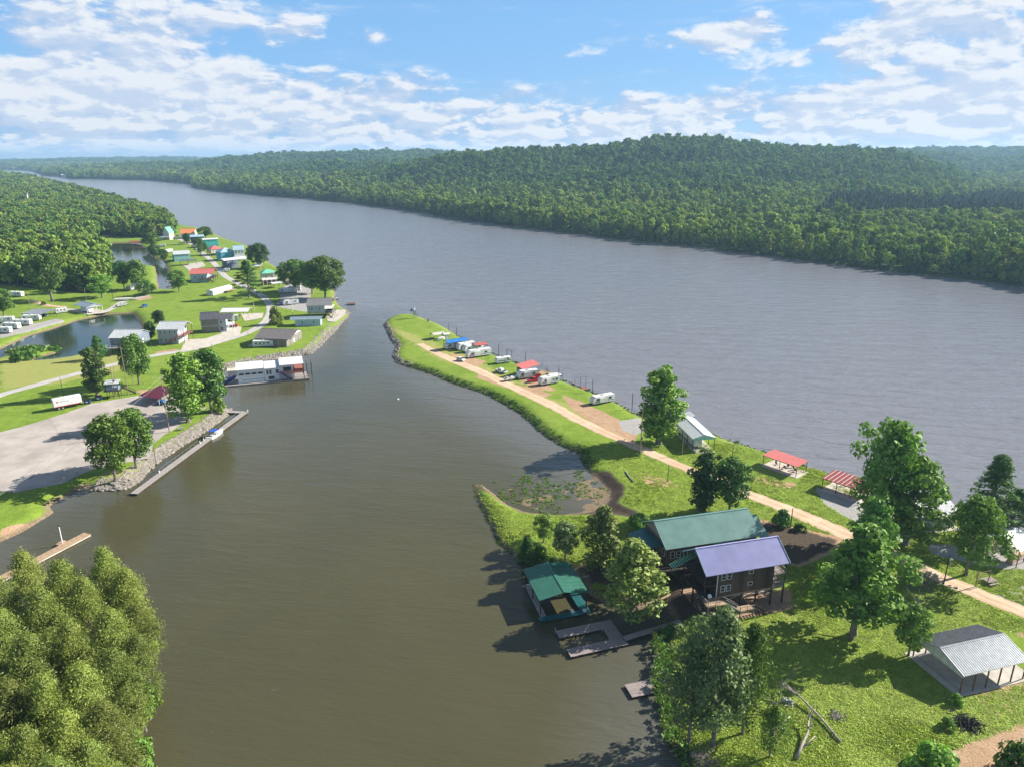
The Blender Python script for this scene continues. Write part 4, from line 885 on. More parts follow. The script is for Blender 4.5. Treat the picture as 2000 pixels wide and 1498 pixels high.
posts(t, [(-.2, -1.9), (3., -1.9), (6.5, -2.1), (9.3, -2.1)], 0, 1.95, .16, 'grey_wood'); posts(t, [(-.2, -1.9), (3., -1.9)], 1.95, F1-.2, .16, 'grey_wood')
MB().box(.5, -1.7, .0, 18.6, 9.6, .1).build('slab', 'sandy', t)
MB().box(-.3, .52, F2+1.9, 2.6, 8.6, EZ-.1).build('porch_screen', 'dark_wood', t) if False else None
b = MB().bar((0, 0, EZ+.02), (0, 4.6, EZ+3.22), .05, .28).bar((0, 9.2, EZ+.02), (0, 4.6, EZ+3.22), .05, .28).bar((17.8, 0, EZ+.02), (17.8, 4.6, EZ+3.22), .05, .28); b.build('fascia', 'pale_blue_siding', t)
stairs(t, (-1.2, -7.5, .2), (-1.2, .8, F1), 1.2, 'dark_wood')
b = MB(); p = lc(t, at(1358, 1080, 11)); q = lc(t, at(1312, 1106, 8.2))   # slatted cover over the side stairs
for i in range(13):
    c = p.lerp(q, i/12); b.box(c.x-.13, c.y-.9, c.z, c.x+.13, c.y+.9, c.z+.04)
b.build('stair_cover', 'mint_metal', t)
MB().tube([(1.0, -.2, F1+.9), (.9, -.3, F1+1.0)], [.38, .38], 12).build('dish', 'trim_white', t)
# ---- sage roofed lodge behind it
t = thing('stilt_house', 'long wooden lodge on stilts with a ribbed sage green roof and dark green porch', 'house', (30.9, 126.0, ZG), math.radians(15))
EZ = 7.5; gable_roof(t, 22.1, 6.0, EZ, 3.3, 'sage_metal', .27)
body(t, .9, 21.3, .9, 11.1, 3.4, EZ+.35, 'brown_wood', peak=2.9); MB().prism([(0.9, EZ+.1), (11.1, EZ+.1), (6, EZ+3.0)], .82, .9).build('gable_boards', 'grey_wood', t)
for x in (1.6, 2.9, 4.5, 9.4, 15.5): window(t, x, .9, 4.7, .95, 1.6)
for y in (2, 4.2, 6.6, 8.8): window(t, .9, y, 4.6, 1.2, 1.5, '-x')
posts(t, [(x, y) for x in (-3.6, .9, 4.5, 9, 13.5, 18, 21.2) for y in (.9, 6, 11)], 0, 3.2, .3, 'dark_wood', 'stilt')
deckp(t, -3.9, -1.5, 21.3, .9, 3.4, 'dark_wood'); deckp(t, -3.9, .9, .9, 11.1, 3.4, 'dark_wood'); railing(t, [(8, -1.45, 3.4), (-3.85, -1.45, 3.4), (-3.85, 11, 3.4)], 1., 'dark_wood')
posts(t, [(-3.7, .6), (-3.7, 5.5), (-3.7, 10.6)], 3.4, 5.6, .16, 'dark_wood')
b = MB(); P4 = [lc(t, at(*q, 7.4)) for q in ((1226, 1041), (1247, 1079), (1298, 1070), (1272, 1034))]; P4[2].z += 1.1; P4[3].z += 1.1
b.slab4(P4[0], P4[1], P4[2], P4[3], .12); b.build('porch_roof', 'dark_green_metal', t)
roof_panel(t, 22.1, 24.2, -.3, EZ-1.1, 6, EZ+1.6, 'sage_metal', .4); posts(t, [(24, .2), (24, 5.6)], 0, EZ-1.2, .15, 'dark_wood')
MB().tube([(7.2, .4, 5.6), (7.1, .25, 5.7)], [.42, .42], 12).build('dish', 'silver_paint', t)
for (x, y) in ((3.5, 3.4), (6.6, 2.6)):
    MB().box(x, y, .1, x+.15, y+1.6, 2.6).box(x+1.6, y, .1, x+1.75, y+1.6, 2.6).box(x, y, 2.6, x+1.75, y+1.6, 2.75).build('frame', 'tan_wood', t)
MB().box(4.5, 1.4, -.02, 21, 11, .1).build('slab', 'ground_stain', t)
b = MB(); p = lc(t, at(1420, 1054, 8)); b.slab4((11.0, -1.9, 6.6), (15.8, -1.9, 6.6), (15.8, .9, 7.3), (11.0, .9, 7.3), .1); b.build('link_roof', 'sage_metal', t); posts(t, [(11.2, -1.7), (15.6, -1.7)], 3.4, 6.5, .14, 'dark_wood')
# ---- green boathouse over the slip
z_ = 3.9; a_, c_ = at(1151, 1157, z_), at(1113, 1098, z_); rt_ = ang(a_, c_)
t = thing('boathouse', 'open boathouse with a bright green metal roof standing in the cove', 'boathouse', (a_.x, a_.y, 0), rt_); Lb = (c_-a_).length; dl = at(1053, 1172, z_); wb = lc(t, dl).y/2
gable_roof(t, Lb, wb, z_, .95, 'green_metal', .5)
posts(t, [(x, y) for x in (.4, Lb/2, Lb-.4) for y in (.4, 2*wb-.4)]+[(Lb-.4, wb)], -1.5, z_-.1, .2, 'dark_wood', 'pile')
deckp(t, -1.6, .1, Lb-.4, 2.0, .62, 'dark_green_metal'); deckp(t, -1.7, 2.0, -.4, 2*wb+.3, .62, 'dark_green_metal'); deckp(t, Lb-2., 2.0, Lb-.4, 2*wb-.2, .62, 'grey_wood'); deckp(t, -.4, 2*wb-1.3, Lb-2, 2*wb-.2, .62, 'grey_wood')
MB().bar((.3, .4, z_-.2), (Lb-.3, .4, z_-.2), .12, .25).bar((.3, 2*wb-.4, z_-.2), (Lb-.3, 2*wb-.4, z_-.2), .12, .25).bar((.3, .4, z_-.2), (.3, 2*wb-.4, z_-.2), .12, .25).build('beam', 'dark_wood', t)
for (x, y) in ((-1.2, 1.0), (-.9, 3.4)): MB().box(x, y, .62, x+.5, y+.5, 1.0).build('storage_box', 'trim_white', t)
# ---- docks
def plank_dock(name, label, x, y, rot, rects, z, mat='weathered_wood', pw=.42, cat='dock', plank='plank', frame='dark_wood'):
    """rects: (x0, y0, x1, y1, axis along which the boards follow one another)"""
    t = thing(name, label, cat, (x, y, 0), rot); fb = MB(); cache = {}; rnd = random.Random(label)
    for x0, y0, x1, y1, ax in rects:
        fb.box(x0+.08, y0+.08, z-.42, x1-.08, y1-.08, z-.06); Lx, Wy = (x1-x0, y1-y0) if ax == 'x' else (y1-y0, x1-x0); n = max(1, int(Lx/pw)); s = Lx/n
        key = (round(s, 2), round(Wy, 2), ax)
        if key not in cache:
            b = MB(); b.box(.02, 0, 0, s-.02, Wy, .06) if ax == 'x' else b.box(0, .02, 0, Wy, s-.02, .06); cache[key] = b.build(plank, mat, mesh_only=True)
        for i in range(n):
            dz = rnd.uniform(-.012, .012); inst(plank, cache[key], t, (x0+s*i+(0 if ax == 'x' else 0), y0+rnd.uniform(-.03, .03), z-.055+dz) if ax == 'x' else (x0+rnd.uniform(-.03, .03), y0+s*i, z-.055+dz))
    fb.build('float_frame', frame, t); return t
o_ = at(1115, 1282, .55); e_ = at(1228, 1257, .55); r_ = ang(o_, e_); Lu = (e_-o_).length
t = plank_dock('dock', 'U-shaped weathered grey dock floating off the slip', o_.x, o_.y, r_, [(0, 0, Lu-2.6, 2.2, 'x'), (Lu-2.6, 0, Lu, 7.6, 'y'), (.0, 5.4, Lu-2.6, 7.6, 'x')], .5)
posts(t, [(Lu-2.8, 5.3), (Lu-2.8, 2.3), (.1, 7.7)], -1, 1.1, .12, 'grey_wood', 'pile')
o_ = at(1235, 1361, .5); t = plank_dock('dock', 'short square weathered dock half hidden by the willows', o_.x, o_.y, ang(o_, at(1312, 1345, .5)), [(0, 0, 8.5, 3.1, 'x'), ], .45, pw=.3)
o_, e_ = at(1222, 1252, .6), at(1335, 1212, 1.3); rr = ang(o_, e_); LL = (e_-o_).length
t = plank_dock('gangway', 'narrow plank gangway from the U-shaped dock to the bank', o_.x, o_.y, rr, [(0, 0, LL, 1.3, 'x')], .8, pw=.5, cat='gangway', mat='grey_wood'); railing(t, [(0, 1.25, .8), (LL, 1.25, .8)], .9, 'dark_wood', 1.2)
# retaining log along the slip bank
def log_thing(label, pts, r0, r1, mat='dead_log', cat='log', name='log', n=8, seed=1):
    P = [Vector(p) for p in pts]; c = P[0].copy(); t = tag(MB().tube([p-c for p in P], [r0+(r1-r0)*i/(len(P)-1) for i in range(len(P))], n).build(name, mat, None, smooth=True), label, cat); t.location = c; return t
log_thing('timber edging the slip bank below the sage roofed lodge', [at(1262, 1187, .5), at(1290, 1170, .7), at(1316, 1158, .9), at(1352, 1149, 1.1)], .28, .22, 'tan_wood', 'timber')
log_thing('old wooden beam on the bank behind the boathouse', [at(1137, 1127, .5), at(1160, 1122, .8), at(1180, 1114, 1.2)], .16, .12, 'grey_wood', 'timber')
# long courtesy dock on the left shore, with railing
o_, e_ = at(268, 964, .6), at(486, 803, .6); r_ = ang(o_, e_); LD = (e_-o_).length
t = plank_dock('dock', 'long narrow grey dock with a pipe railing beside the rock bank', o_.x, o_.y, r_, [(0, 0, LD, 2.0, 'x'), (LD-2.0, 2.0, LD, 13.5, 'y')], .6, mat='grey_wood', pw=1.6, plank='deck_panel')
railing(t, [(13, 1.9, .6), (33.5, 1.9, .6)], 1.05, 'galvanized', 2.0, .07); railing(t, [(37, 1.9, .6), (LD-2.2, 1.9, .6)], 1.05, 'galvanized', 2.0, .07)
posts(t, [(12.6, 1.6), (34.2, 1.6), (36.4, 1.6), (LD-.3, .3)], -.5, 1.35, .22, 'white_paint', 'piling')
o_, e_ = at(-60, 1167, .6), at(178, 1043, .6); r_ = ang(o_, e_); LD = (e_-o_).length
t = plank_dock('dock', 'tan floating dock reaching out from the pine grove at the left edge', o_.x, o_.y, r_, [(0, 0, LD, 2.3, 'x')], .6, mat='tan_wood', pw=1.2, plank='deck_panel', frame='concrete'); posts(t, [(LD-5.2, 2.6)], -1, 4.6, .14, 'trim_white', 'mast'); deckp(t, LD-6.2, 2.3, LD-4.2, 3.6, .6, 'tan_wood')
# little river docks
o_ = at(1075, 738, .5); t = plank_dock('dock', 'small pale square dock on the river behind the red roofed cabin', o_.x, o_.y, math.radians(15), [(0, 0, 5, 4.2, 'x'), (-5.5, 1.4, 0, 2.6, 'x')], 1.1, mat='offwhite', pw=1.0); posts(t, [(0, 0), (5, 0), (5, 4.2), (0, 4.2)], -1, 1.9, .14, 'dark_wood', 'pile')
o_ = at(1128, 765, .5); t = plank_dock('dock', 'small rusty red river dock between steel pipes', o_.x, o_.y, math.radians(20), [(0, 0, 5, 2.8, 'x')], 1.0, mat='red_wood', pw=.7); posts(t, [(0.2, 3), (4.8, 3), (2.6, 3)], -1, 5., .1, 'post_steel', 'pipe'); railing(t, [(.2, 2.8, 1), (4.8, 2.8, 1)], 1, 'red_wood', .8)
MB().bar((.2, 3, 4.9), (4.8, 3, 4.9), .08).build('pipe', 'post_steel', t)
def pile(label, px, py, top, r=.13, mat='post_steel', z=0, cat='post', name='mooring_post'):
    p = at(px, py, z); h = hgt(p, top); o = tag(MB().tube([(0, 0, -1), (0, 0, h)], [r, r*.85], 8).build(name, mat), label, cat); o.location = p; return o
for a in [('steel mooring post at the river edge, left of the dark pipe gantry', 974, 701, 672), ('thin mooring post in the river behind the red roofed cabin', 1026, 716, 689), ('thin mooring post in the river above the blue-roofed shelter, left', 877, 655, 632), ('mooring post in the river above the blue-roofed shelter, right', 892, 660, 640),
          ('steel mooring post between the cream trailer and the pale dock', 1091, 748, 718), ('steel post by the river left of the cottonwood', 1234, 806, 767), ('steel post at the river edge by the lone camper', 1157, 772, 741), ('post on the river point left of the river light', 815, 624, 613), ('mooring post off the rocky point of the left shore', 602, 693, 683)]: pile(*a)
p = at(990, 704, .2); t = thing('pipe_gantry', 'dark steel pipe gantry standing at the river edge above the cargo trailer', 'gantry', (p.x, p.y, 0), math.radians(-20)); h = 5.4
MB().bar((0, 0, 0), (0, 0, h), .14).bar((2.2, 0, 0), (2.2, 0, h*.92), .14).bar((0, 0, h*.9), (2.2, 0, h*.85), .1).build('frame', 'post_steel', t); MB().bar((0, .5, 0), (0, .5, h*.8), .1).build('brace', 'post_steel', t)

# ---- camper shelter with white roof beside the cottonwood
t = shelter('long white metal roof on posts sheltering a camper beside the cottonwood', 50.6, 210.5, math.radians(-82.2), 17.0, 3.6, 4.0, 1.15, 'white_metal', 5, rib=.5, endpanel=('aqua_siding', (16.9,)), slab=(4., .4, 18.6, 6.8), cat='carport', name='carport', ridge='trim_white'); CP = t
shelter('small white roof on the river side behind the long camper shelter', 55.6, 217, math.radians(-80), 4.5, 2.2, 3.6, .5, 'white_metal', 2, mono=True, cat='canopy', name='canopy')
# ---- red flat picnic shelter, striped red shelter
t = shelter('flat coral red picnic shelter on thin posts beside the river', 70.3, 184.0, math.radians(-50.8), 10.5, 5.7, 3.1, .25, 'red_metal', 3, mono=True, rib=.6, slab=(.2, -.6, 11.0, 5.9)); RP = t
def deck_chair(label, x, y, rot, mat='dark_wood'):
    t = thing('lawn_chair', label, 'chair', (x, y, ZG+.1), rot, 'lawn chairs under the coral red shelter'); b = MB().box(-.3, -.3, .35, .3, .3, .42); b.build('seat', mat, t); MB().slab4((-.3, .28, .4), (.3, .28, .4), (.3, .5, 1.1), (-.3, .5, 1.1), .05).build('backrest', mat, t)
    me = MB().box(-.03, -.03, 0, .03, .03, .36).build('leg', mat, mesh_only=True)
    for a, b_ in ((-.27, -.27), (.27, -.27), (-.27, .27), (.27, .27)): inst('leg', me, t, (a, b_, 0))
    return t
cs = Matrix.Rotation(RP.rotation_euler[2], 3, 'Z')
for i, (a, b_, r) in enumerate([(2.6, 3.4, .3), (5.6, 4.2, -.4), (6.6, 4.8, 1.2), (7.6, 4.1, 2.0), (5.3, 2.6, 3.0), (8.4, 3.2, 2.4)]):
    q = cs @ Vector((a, b_, 0)); deck_chair('reclining lawn chair under the coral red shelter' if i else 'lone lawn chair in the shade at the left of the coral red shelter', 70.3+q.x, 184+q.y, r)
t = shelter('dark red shelter with pale stripes on its roof, next to the big shade tree', 80.6, 168.8, math.radians(-48.7), 11.3, 7.1, 3.2, .3, 'dark_red_metal', 4, mono=True, rib=0, slab=(.2, -.6, 11.6, 7.2))
for i in range(10): MB().bar((.5+1.12*i, 0, 3.235), (.5+1.12*i, 7.1, 3.535), .13, .05).build('roof_stripe', 'offwhite', t)
# ---- shelters at the far right river bank
x, y, r, L = RF((1758, 1013), (1880, 1003), 4.2); t = shelter('grey metal roofed river shelter between the light green tree and the cypress', x, y, r, L, 4.4, 4.2, 1.5, 'pale_roof', 4, rib=.5, slab=(-.5, -.2, L+.5, 8.8), cat='shelter'); body(t, L*.35, L*.95, 1.2, 5, .1, 2.6, 'grey_siding'); window(t, L*.5, 1.2, 1.2, 1.1, .9); window(t, L*.7, 1.2, 1.2, 1.1, .9)
a_, b_ = at(1953, 1049, 7.0), at(1984, 1028, 7.0); r_ = ang(b_, a_)
c_ = at(1989, 1082, 5.4)
t = thing('open_shelter', 'pale metal roofed shelter over tan lumber at the right edge', 'shelter', (b_.x, b_.y, ZG), r_); L = (a_-b_).length; hw = abs(lc(t, c_).y)
sgn = 1 if lc(t, c_).y > 0 else -1
for s in (sgn, -sgn): roof_panel(t, 0, L, s*hw, 4.0, 0, 5.5, 'white_metal', .5)
posts(t, [(x, s*(hw-.3)) for x in (.3, L/2, L-.3) for s in (-1, 1)], 0, 4., .16, 'brown_wood'); MB().box(.5, -hw+.6, .1, L-.8, -hw+2.2, .9).build('lumber_stack', 'tan_wood', t); MB().box(.5, hw-2.4, .1, L-1, hw-1.2, .8).build('lumber_stack', 'tan_wood', t)
# ---- plank table by the yellow-green tree
p = at(1932, 1138); t = thing('plank_table', 'weathered plank picnic table beside a leaning frame under the yellow-green tree', 'picnic table', p, .3)
for i in range(6): MB().box(-1.2, -.75+i*.26, .74, 1.2, -.53+i*.26, .79).build('plank', 'weathered_wood', t)
for s in (-1, 1): MB().box(-1.2, s*1.1-.16, .42, 1.2, s*1.1+.16, .47).build('bench', 'weathered_wood', t); MB().bar((s*.9, -1.1, 0), (s*.9, .2, .74), .09).bar((s*.9, 1.1, 0), (s*.9, -.2, .74), .09).build('leg', 'dark_wood', t)
p = at(1905, 1145); t = thing('leaning_frame', 'bare grey post frame behind the plank table', 'frame', p, .2); MB().bar((0, 0, 0), (-.1, 0, 3.6), .16).bar((2.9, .2, 0), (3.1, .1, 3.4), .14).bar((-.1, 0, 3.0), (3.1, .1, 3.3), .07).bar((-.1, 0, 2.3), (3.0, .1, 2.4), .07).build('frame', 'pole_wood', t)

# ------------------------------------------------------------------ vehicles
def wheel(parent, x, y, r=.36, w=.24):
    t_ = MB().tube([(0, -w/2, 0), (0, w/2, 0)], [r, r], 14).build('wheel', 'rubber', parent); t_.location = (x, y, r)
    MB().tube([(0, -w/2-.01, 0), (0, w/2+.01, 0)], [r*.55, r*.55], 10).build('hub', 'silver_paint', t_); return t_
def camper(label, pa, pb, L=None, H=3.0, Wd=2.5, mat='white_paint', nose=.9, stripe='stripe_grey', back=1, cat='camper', awning=None, slide=True, group=None, zz=ZG, pix=True, slope=True, win=(.15, .42, .72)):
    """travel trailer; pa -> pb is the bottom of its near side, nose at pa"""
    if pix: pa, pb = at(*pa, zz), at(*pb, zz)
    L = L or (pb-pa).length; r = ang(pa, pb); t = thing('camper', label, cat, (pa.x, pa.y, zz), r, group); z0 = .55
    prof = [(0+nose*.15, z0), (L, z0), (L, H-.15), (L-.15, H), (nose*.95, H), (nose*.35, H-.5), (0, z0+1.0)] if slope else [(0, z0), (L, z0), (L, H), (0, H)]
    MB().prism([(a, b) for a, b in prof], 0, Wd, axis='y').build('body', mat, t, bevel=.06)
    MB().box(.6, -.012, z0+.55, L-.25, 0, z0+.85).build('stripe', stripe, t); MB().box(1.0, .1, z0-.2, L-.4, Wd-.1, z0).build('chassis', 'black', t)
    for f in win: window(t, L*f, -.001, z0+1.15, min(1.1, L*.12), .65, '-y', 'black', sash=False)
    door(t, L*.58, -.001, z0+.15, .7, 1.9, '-y', 'offwhite')
    window(t, L, .8, z0+1.2, .9, .6, '+x', 'black', sash=False)
    if slide: MB().box(L*.28, -.42, z0+.25, L*.52, 0, H-.5).build('slide_out', mat, t, bevel=.04)
    MB().box(L*.45, .85, H, L*.45+.9, 1.65, H+.28).build('air_conditioner', 'offwhite', t, bevel=.05); MB().box(L*.75, 1., H, L*.75+.4, 1.4, H+.12).build('roof_vent', 'silver_paint', t)
    for x in (L*.55, L*.55+.85): wheel(t, x, .12); wheel(t, x, Wd-.12)
    MB().bar((nose*.4, .5, z0-.05), (-.9, Wd/2, z0-.1), .08).bar((nose*.4, Wd-.5, z0-.05), (-.9, Wd/2, z0-.1), .08).bar((-.7, Wd/2, 0), (-.7, Wd/2, z0), .07).build('hitch', 'black', t)
    return t
def pickup(label, pa, pb, mat, bed='black', L=5.6, cat='pickup truck', name='pickup_truck', kind='truck', pix=True):
    if pix: pa, pb = at(*pa, ZG), at(*pb, ZG)
    r = ang(pa, pb); t = thing(name, label, cat, (pa.x, pa.y, ZG+.02), r); Wd = 1.95; s = L/5.6
    if kind == 'truck': low = [(0, .5), (5.6, .5), (5.6, 1.12), (3.55, 1.12), (3.55, 1.12), (1.5, 1.12), (.1, .98)]; cab = [(1.35, 1.1), (3.6, 1.1), (3.45, 1.78), (2.0, 1.82)]
    else: low = [(0, .42), (4.7, .42), (4.7, 1.0), (1.2, 1.02), (.08, .82)]; cab = [(1.1, 1.0), (4.55, 1.0), (4.2, 1.58), (1.95, 1.62)]
    MB().prism([(a*s, b) for a, b in low], 0, Wd, 'y').build('body', mat, t, bevel=.07); MB().prism([(a*s, b) for a, b in cab], .16, Wd-.16, 'y').build('cab', mat, t, bevel=.07)
    c0, c1, c2, c3 = cab; g = MB().prism([(c0[0]*s+.22, c0[1]+.06), (c1[0]*s-.1, c1[1]+.06), (c2[0]*s-.1, c2[1]-.12), (c3[0]*s+.05, c3[1]-.12)], .14, Wd-.14, 'y'); g.build('side_window', 'glass', t)
    g = MB().slab4((c0[0]*s+.02, .26, c0[1]+.1), (c0[0]*s+.02, Wd-.26, c0[1]+.1), (c3[0]*s-.1, Wd-.3, c3[1]-.02), (c3[0]*s-.1, .3, c3[1]-.02), .03); g.build('windshield', 'glass', t)
    if kind == 'truck': MB().box(3.75*s, .14, 1.1, 5.45*s, Wd-.14, 1.135).build('bed', bed, t)
    for x in (.95*s, (4.55 if kind == 'truck' else 3.8)*s): wheel(t, x, .08, .38); wheel(t, x, Wd-.08, .38)
    for y in (.12, Wd-.5): MB().box(-.03, y, .68, .02, y+.38, .86).build('headlight', 'trim_white', t)
    MB().box(-.06, .05, .36, .08, Wd-.05, .55).build('bumper', 'silver_paint', t); return t
def boat(label, pa, pb, L=None, mat='white_paint', z=0., canopy=None, Wd=2.3, cover=None, trailer=False, cat='motor boat', pix=True, group=None):
    if pix: pa, pb = at(*pa, z), at(*pb, z)
    L = L or (pb-pa).length; t = thing('boat', label, cat, (pa.x, pa.y, z), ang(pa, pb), group); b = MB(); S = [(0, .95, .0), (.35, 1., -.05), (.65, .92, 0), (.85, .6, .12), (1, .06, .32)]; vs = []; fs = []
    for f, w, dz in S: h = Wd/2*w; vs += [(f*L, -h, .75+dz), (f*L*.99, -h*.8, .05+dz*.8), (f*L*.98, 0, -.2+dz), (f*L*.99, h*.8, .05+dz*.8), (f*L, h, .75+dz)]
    for i in range(4):
        for k in range(4): fs.append((i*5+k, (i+1)*5+k, (i+1)*5+k+1, i*5+k+1))
        fs.append((i*5, i*5+4, (i+1)*5+4, (i+1)*5))
    fs.append((0, 1, 2, 3, 4)); MB().add(vs, fs).build('hull', mat, t); zo = .8
    if cover: MB().add([(0.1, -Wd*.45, zo), (L*.8, -Wd*.35, zo+.1), (L*.95, 0, zo+.3), (L*.8, Wd*.35, zo+.1), (.1, Wd*.45, zo), (.6, 0, zo+.55), (L*.6, 0, zo+.7)], [(0, 1, 6, 5), (1, 2, 6), (2, 3, 6), (3, 4, 5, 6), (0, 5, 4)]).build('cover', cover, t)
    else:
        MB().box(L*.08, -Wd*.36, zo-.05, L*.5, Wd*.36, zo+.02).build('cockpit_floor', 'beige', t)
        for x in (.12, .38): MB().box(L*x, -Wd*.33, zo, L*x+.5, Wd*.33, zo+.35).build('seat', 'offwhite', t, bevel=.05)
        MB().slab4((L*.5, -Wd*.36, zo+.05), (L*.5, Wd*.36, zo+.05), (L*.44, Wd*.3, zo+.5), (L*.44, -Wd*.3, zo+.5), .03).build('windshield', 'glass', t)
    if canopy: MB().box(L*.22, -Wd*.42, zo+1.3, L*.55, Wd*.42, zo+1.37).build('canopy', canopy, t, bevel=.03); posts(t, [(L*.24, -Wd*.4), (L*.24, Wd*.4), (L*.53, Wd*.4), (L*.53, -Wd*.4)], zo-.05, zo+1.3, .05, 'silver_paint', 'canopy_pole')
    if trailer:
        MB().bar((.2, -.5, -.1), (L+.8, 0, -.15), .1).bar((.2, .5, -.1), (L+.8, 0, -.15), .1).build('trailer', 'black', t)
        for s in (-1, 1): w_ = wheel(t, L*.35, s*Wd*.5, .32); w_.location.z = -.2
    return t
S_ = lambda x, y: (730+x/6.24, 590+y/6.24); S2_ = lambda x, y: (930+x/4.9925, 650+y/4.9925); A_ = lambda x, y: (300+x/4.9925, 420+y/4.9925); B_ = lambda x, y: (x/7.143, 540+y/7.143)
Cz = lambda x, y: (420+x/7.143, 470+y/7.143)
camper('longest white camper on the spit with a grey swoosh, behind the white car', S_(1145, 695), S_(1435, 652), H=3.3, nose=1.6)
camper('white camper parked in the middle of three, behind the longest one', S_(1112, 628), S_(1345, 585), H=3.2, nose=1.2)
camper('white camper beside the red roof, third back from the white car', S_(1035, 602), S_(1240, 565), H=3.2, nose=1.0)
camper('white cargo trailer with a black nose standing alone on the grass', S_(1500, 762), S_(1680, 738), H=2.5, nose=.5, stripe='black', slide=False, cat='cargo trailer', win=(.7,))
camper('white and blue fifth-wheel camper between the grey boat and the red pickup', S_(1760, 950), S_(1893, 935), L=8.5, H=3.3, nose=1.4, stripe='navy').rotation_euler[2] -= .0
camper('cream camper beside the red pickup at the river edge', S2_(632, 522), S2_(812, 492), H=3.1, nose=.8, win=(.2, .4, .6, .8))
camper('lone white camper with grey band on a bare dirt pad', S2_(1142, 712), S2_(1352, 672), H=3.0, nose=1.0)
tc = camper('camper parked under the long white roof by the cottonwood', (1372, 893), (1338, 858), H=2.9, nose=.9, stripe='black'); 
q = Matrix.Rotation(CP.rotation_euler[2], 3, 'Z') @ Vector((15.2, 3.9, 0)); tc.location = (CP.location.x+q.x, CP.location.y+q.y, ZG+.1); tc.rotation_euler[2] = CP.rotation_euler[2]+math.pi
pickup('small white car on the dirt road by the longest camper', S_(1122, 722), S_(1020, 700), 'white_paint', L=4.4, kind='car', cat='car', name='car')
pickup('white pickup truck with a black bed parked beside the dirt road', S_(1475, 850), S_(1595, 885), 'white_paint')
pickup('bright red pickup truck beside the cream camper', S2_(518, 492), S2_(632, 472), 'red_paint')
pickup('second red vehicle half hidden behind the red pickup', S2_(552, 448), S2_(612, 440), 'red_paint', L=4.6, kind='car', cat='car', name='car')
boat('grey speedboat on a trailer behind the white pickup', S_(1600, 950), S_(1735, 925), z=ZG+.6, trailer=True, canopy=None, Wd=2.2)
t = shelter('bright blue metal carport over a white camper on the spit', *RF(S_(905, 505), S_(1165, 465), 3.6)[:2], RF(S_(905, 505), S_(1165, 465), 3.6)[2], 10.6, 2.5, 3.6, .8, 'blue_metal', 4, rib=.6, cat='carport', name='carport')
q = t.location; camper('white camper under the bright blue carport', (0, 0), (1, 0), L=9.5, H=2.9, nose=1.0) if False else None
tt = camper('white camper under the bright blue carport', S_(900, 550), S_(1160, 510), L=9.4, H=3.0, nose=1.0); tt.location = (t.location.x-.2+math.sin(-t.rotation_euler[2])*1.3, t.location.y+1.3, ZG); tt.rotation_euler[2] = t.rotation_euler[2]
x, y, r, L = RF(S_(735, 408), S_(880, 385), 2.4); shelter('low cream metal carport at the far end of the spit', x, y, r, L, 2.2, 2.4, .6, 'offwhite', 2, rib=.6, cat='carport', name='carport')
p = at(*S_(855, 455)); t = thing('garden_shed', 'small cream storage shed between the cream carport and the blue one', 'shed', p, math.radians(25)); body(t, 0, 3, 0, 2.4, 0, 2.2, 'cream_siding', peak=.5); gable_roof(t, 3.3, 1.4, 2.2, .62, 'offwhite', 0, x0=-.15, y0=-.2); door(t, 1.0, 0, .05, 1., 1.8)
boat('white jon boat on the grass beside the cream shed', S_(775, 465), S_(850, 455), z=ZG+.3, Wd=1.4, L=4, cover='offwhite', cat='boat')
x, y, r, L = RF(S_(1235, 535), S_(1340, 525), 3.2); t = shelter('small red roofed shelter behind the row of campers', x, y, r, L+2, 2.4, 3.2, .6, 'red_metal', 2, rib=.6)
x, y, r, L = RF(S2_(490, 378), S2_(600, 345), 2.9); t = thing('cabin', 'little cabin with a faded red roof and grey porch roof at the river edge', 'cabin', (x, y, ZG), r)
roof_panel(t, 0, L+3.6, 2.0, 3.3, 6.0, 4.5, 'red_metal', .6); roof_panel(t, 1, L+4.8, -1.2, 2.6, 2.0, 3.25, 'galvanized', .6); body(t, .4, L+3.2, 2.2, 5.6, .1, 3.3, 'taupe_siding'); posts(t, [(1.2, -1), (L+4.6, -1), (L/2+2.8, -1)], 0, 2.5, .12, 'dark_wood'); deckp(t, 1, -1.2, L+6, 2, .3, 'tan_wood'); window(t, 2, 2.2, 1.2, 1, .9); railing(t, [(L+5.9, -1.1, .3), (L+5.9, 2, .3)], .9, 'dark_wood')
# river light tower with sign at the end of the spit
p = at(810, 622); t = thing('river_light', 'white river light tower with a blue tank at the tip of the spit', 'tower', p, .3); h = hgt(p, 602)
for s in ((-.7, -.7), (.7, -.7), (.7, .7), (-.7, .7)): MB().bar((s[0], s[1], 0), (s[0]*.6, s[1]*.6, h*.6), .12).build('leg', 'offwhite', t)
MB().box(-.75, -.75, h*.35, .75, .75, h*.72).build('cabinet', 'beige', t); MB().tube([(-1.5, 0, h*.72), (-1.5, 0, h*.95)], [.6, .6], 10).build('tank', 'blue_paint', t); MB().tube([(0, 0, h*.72), (0, 0, h*.98)], [.3, .42], 10).build('lamp', 'trim_white', t); MB().tube([(0, 0, h*.98), (0, 0, h*1.06)], [.42, .1], 10).build('lamp_cap', 'offwhite', t)
deckp(t, -2.2, -.9, 1, .9, h*.72, 'galvanized', .08)
p = at(836, 634); t = thing('channel_marker', 'red diamond channel marker board on the tip of the spit', 'sign', p, .2); posts(t, [(0, 0)], 0, 2.2, .1, 'trim_white'); MB().prism([(0, 1.4), (.7, 2.1), (0, 2.8), (-.7, 2.1)], -.04, .04, 'y').build('board', 'red_sign', t)
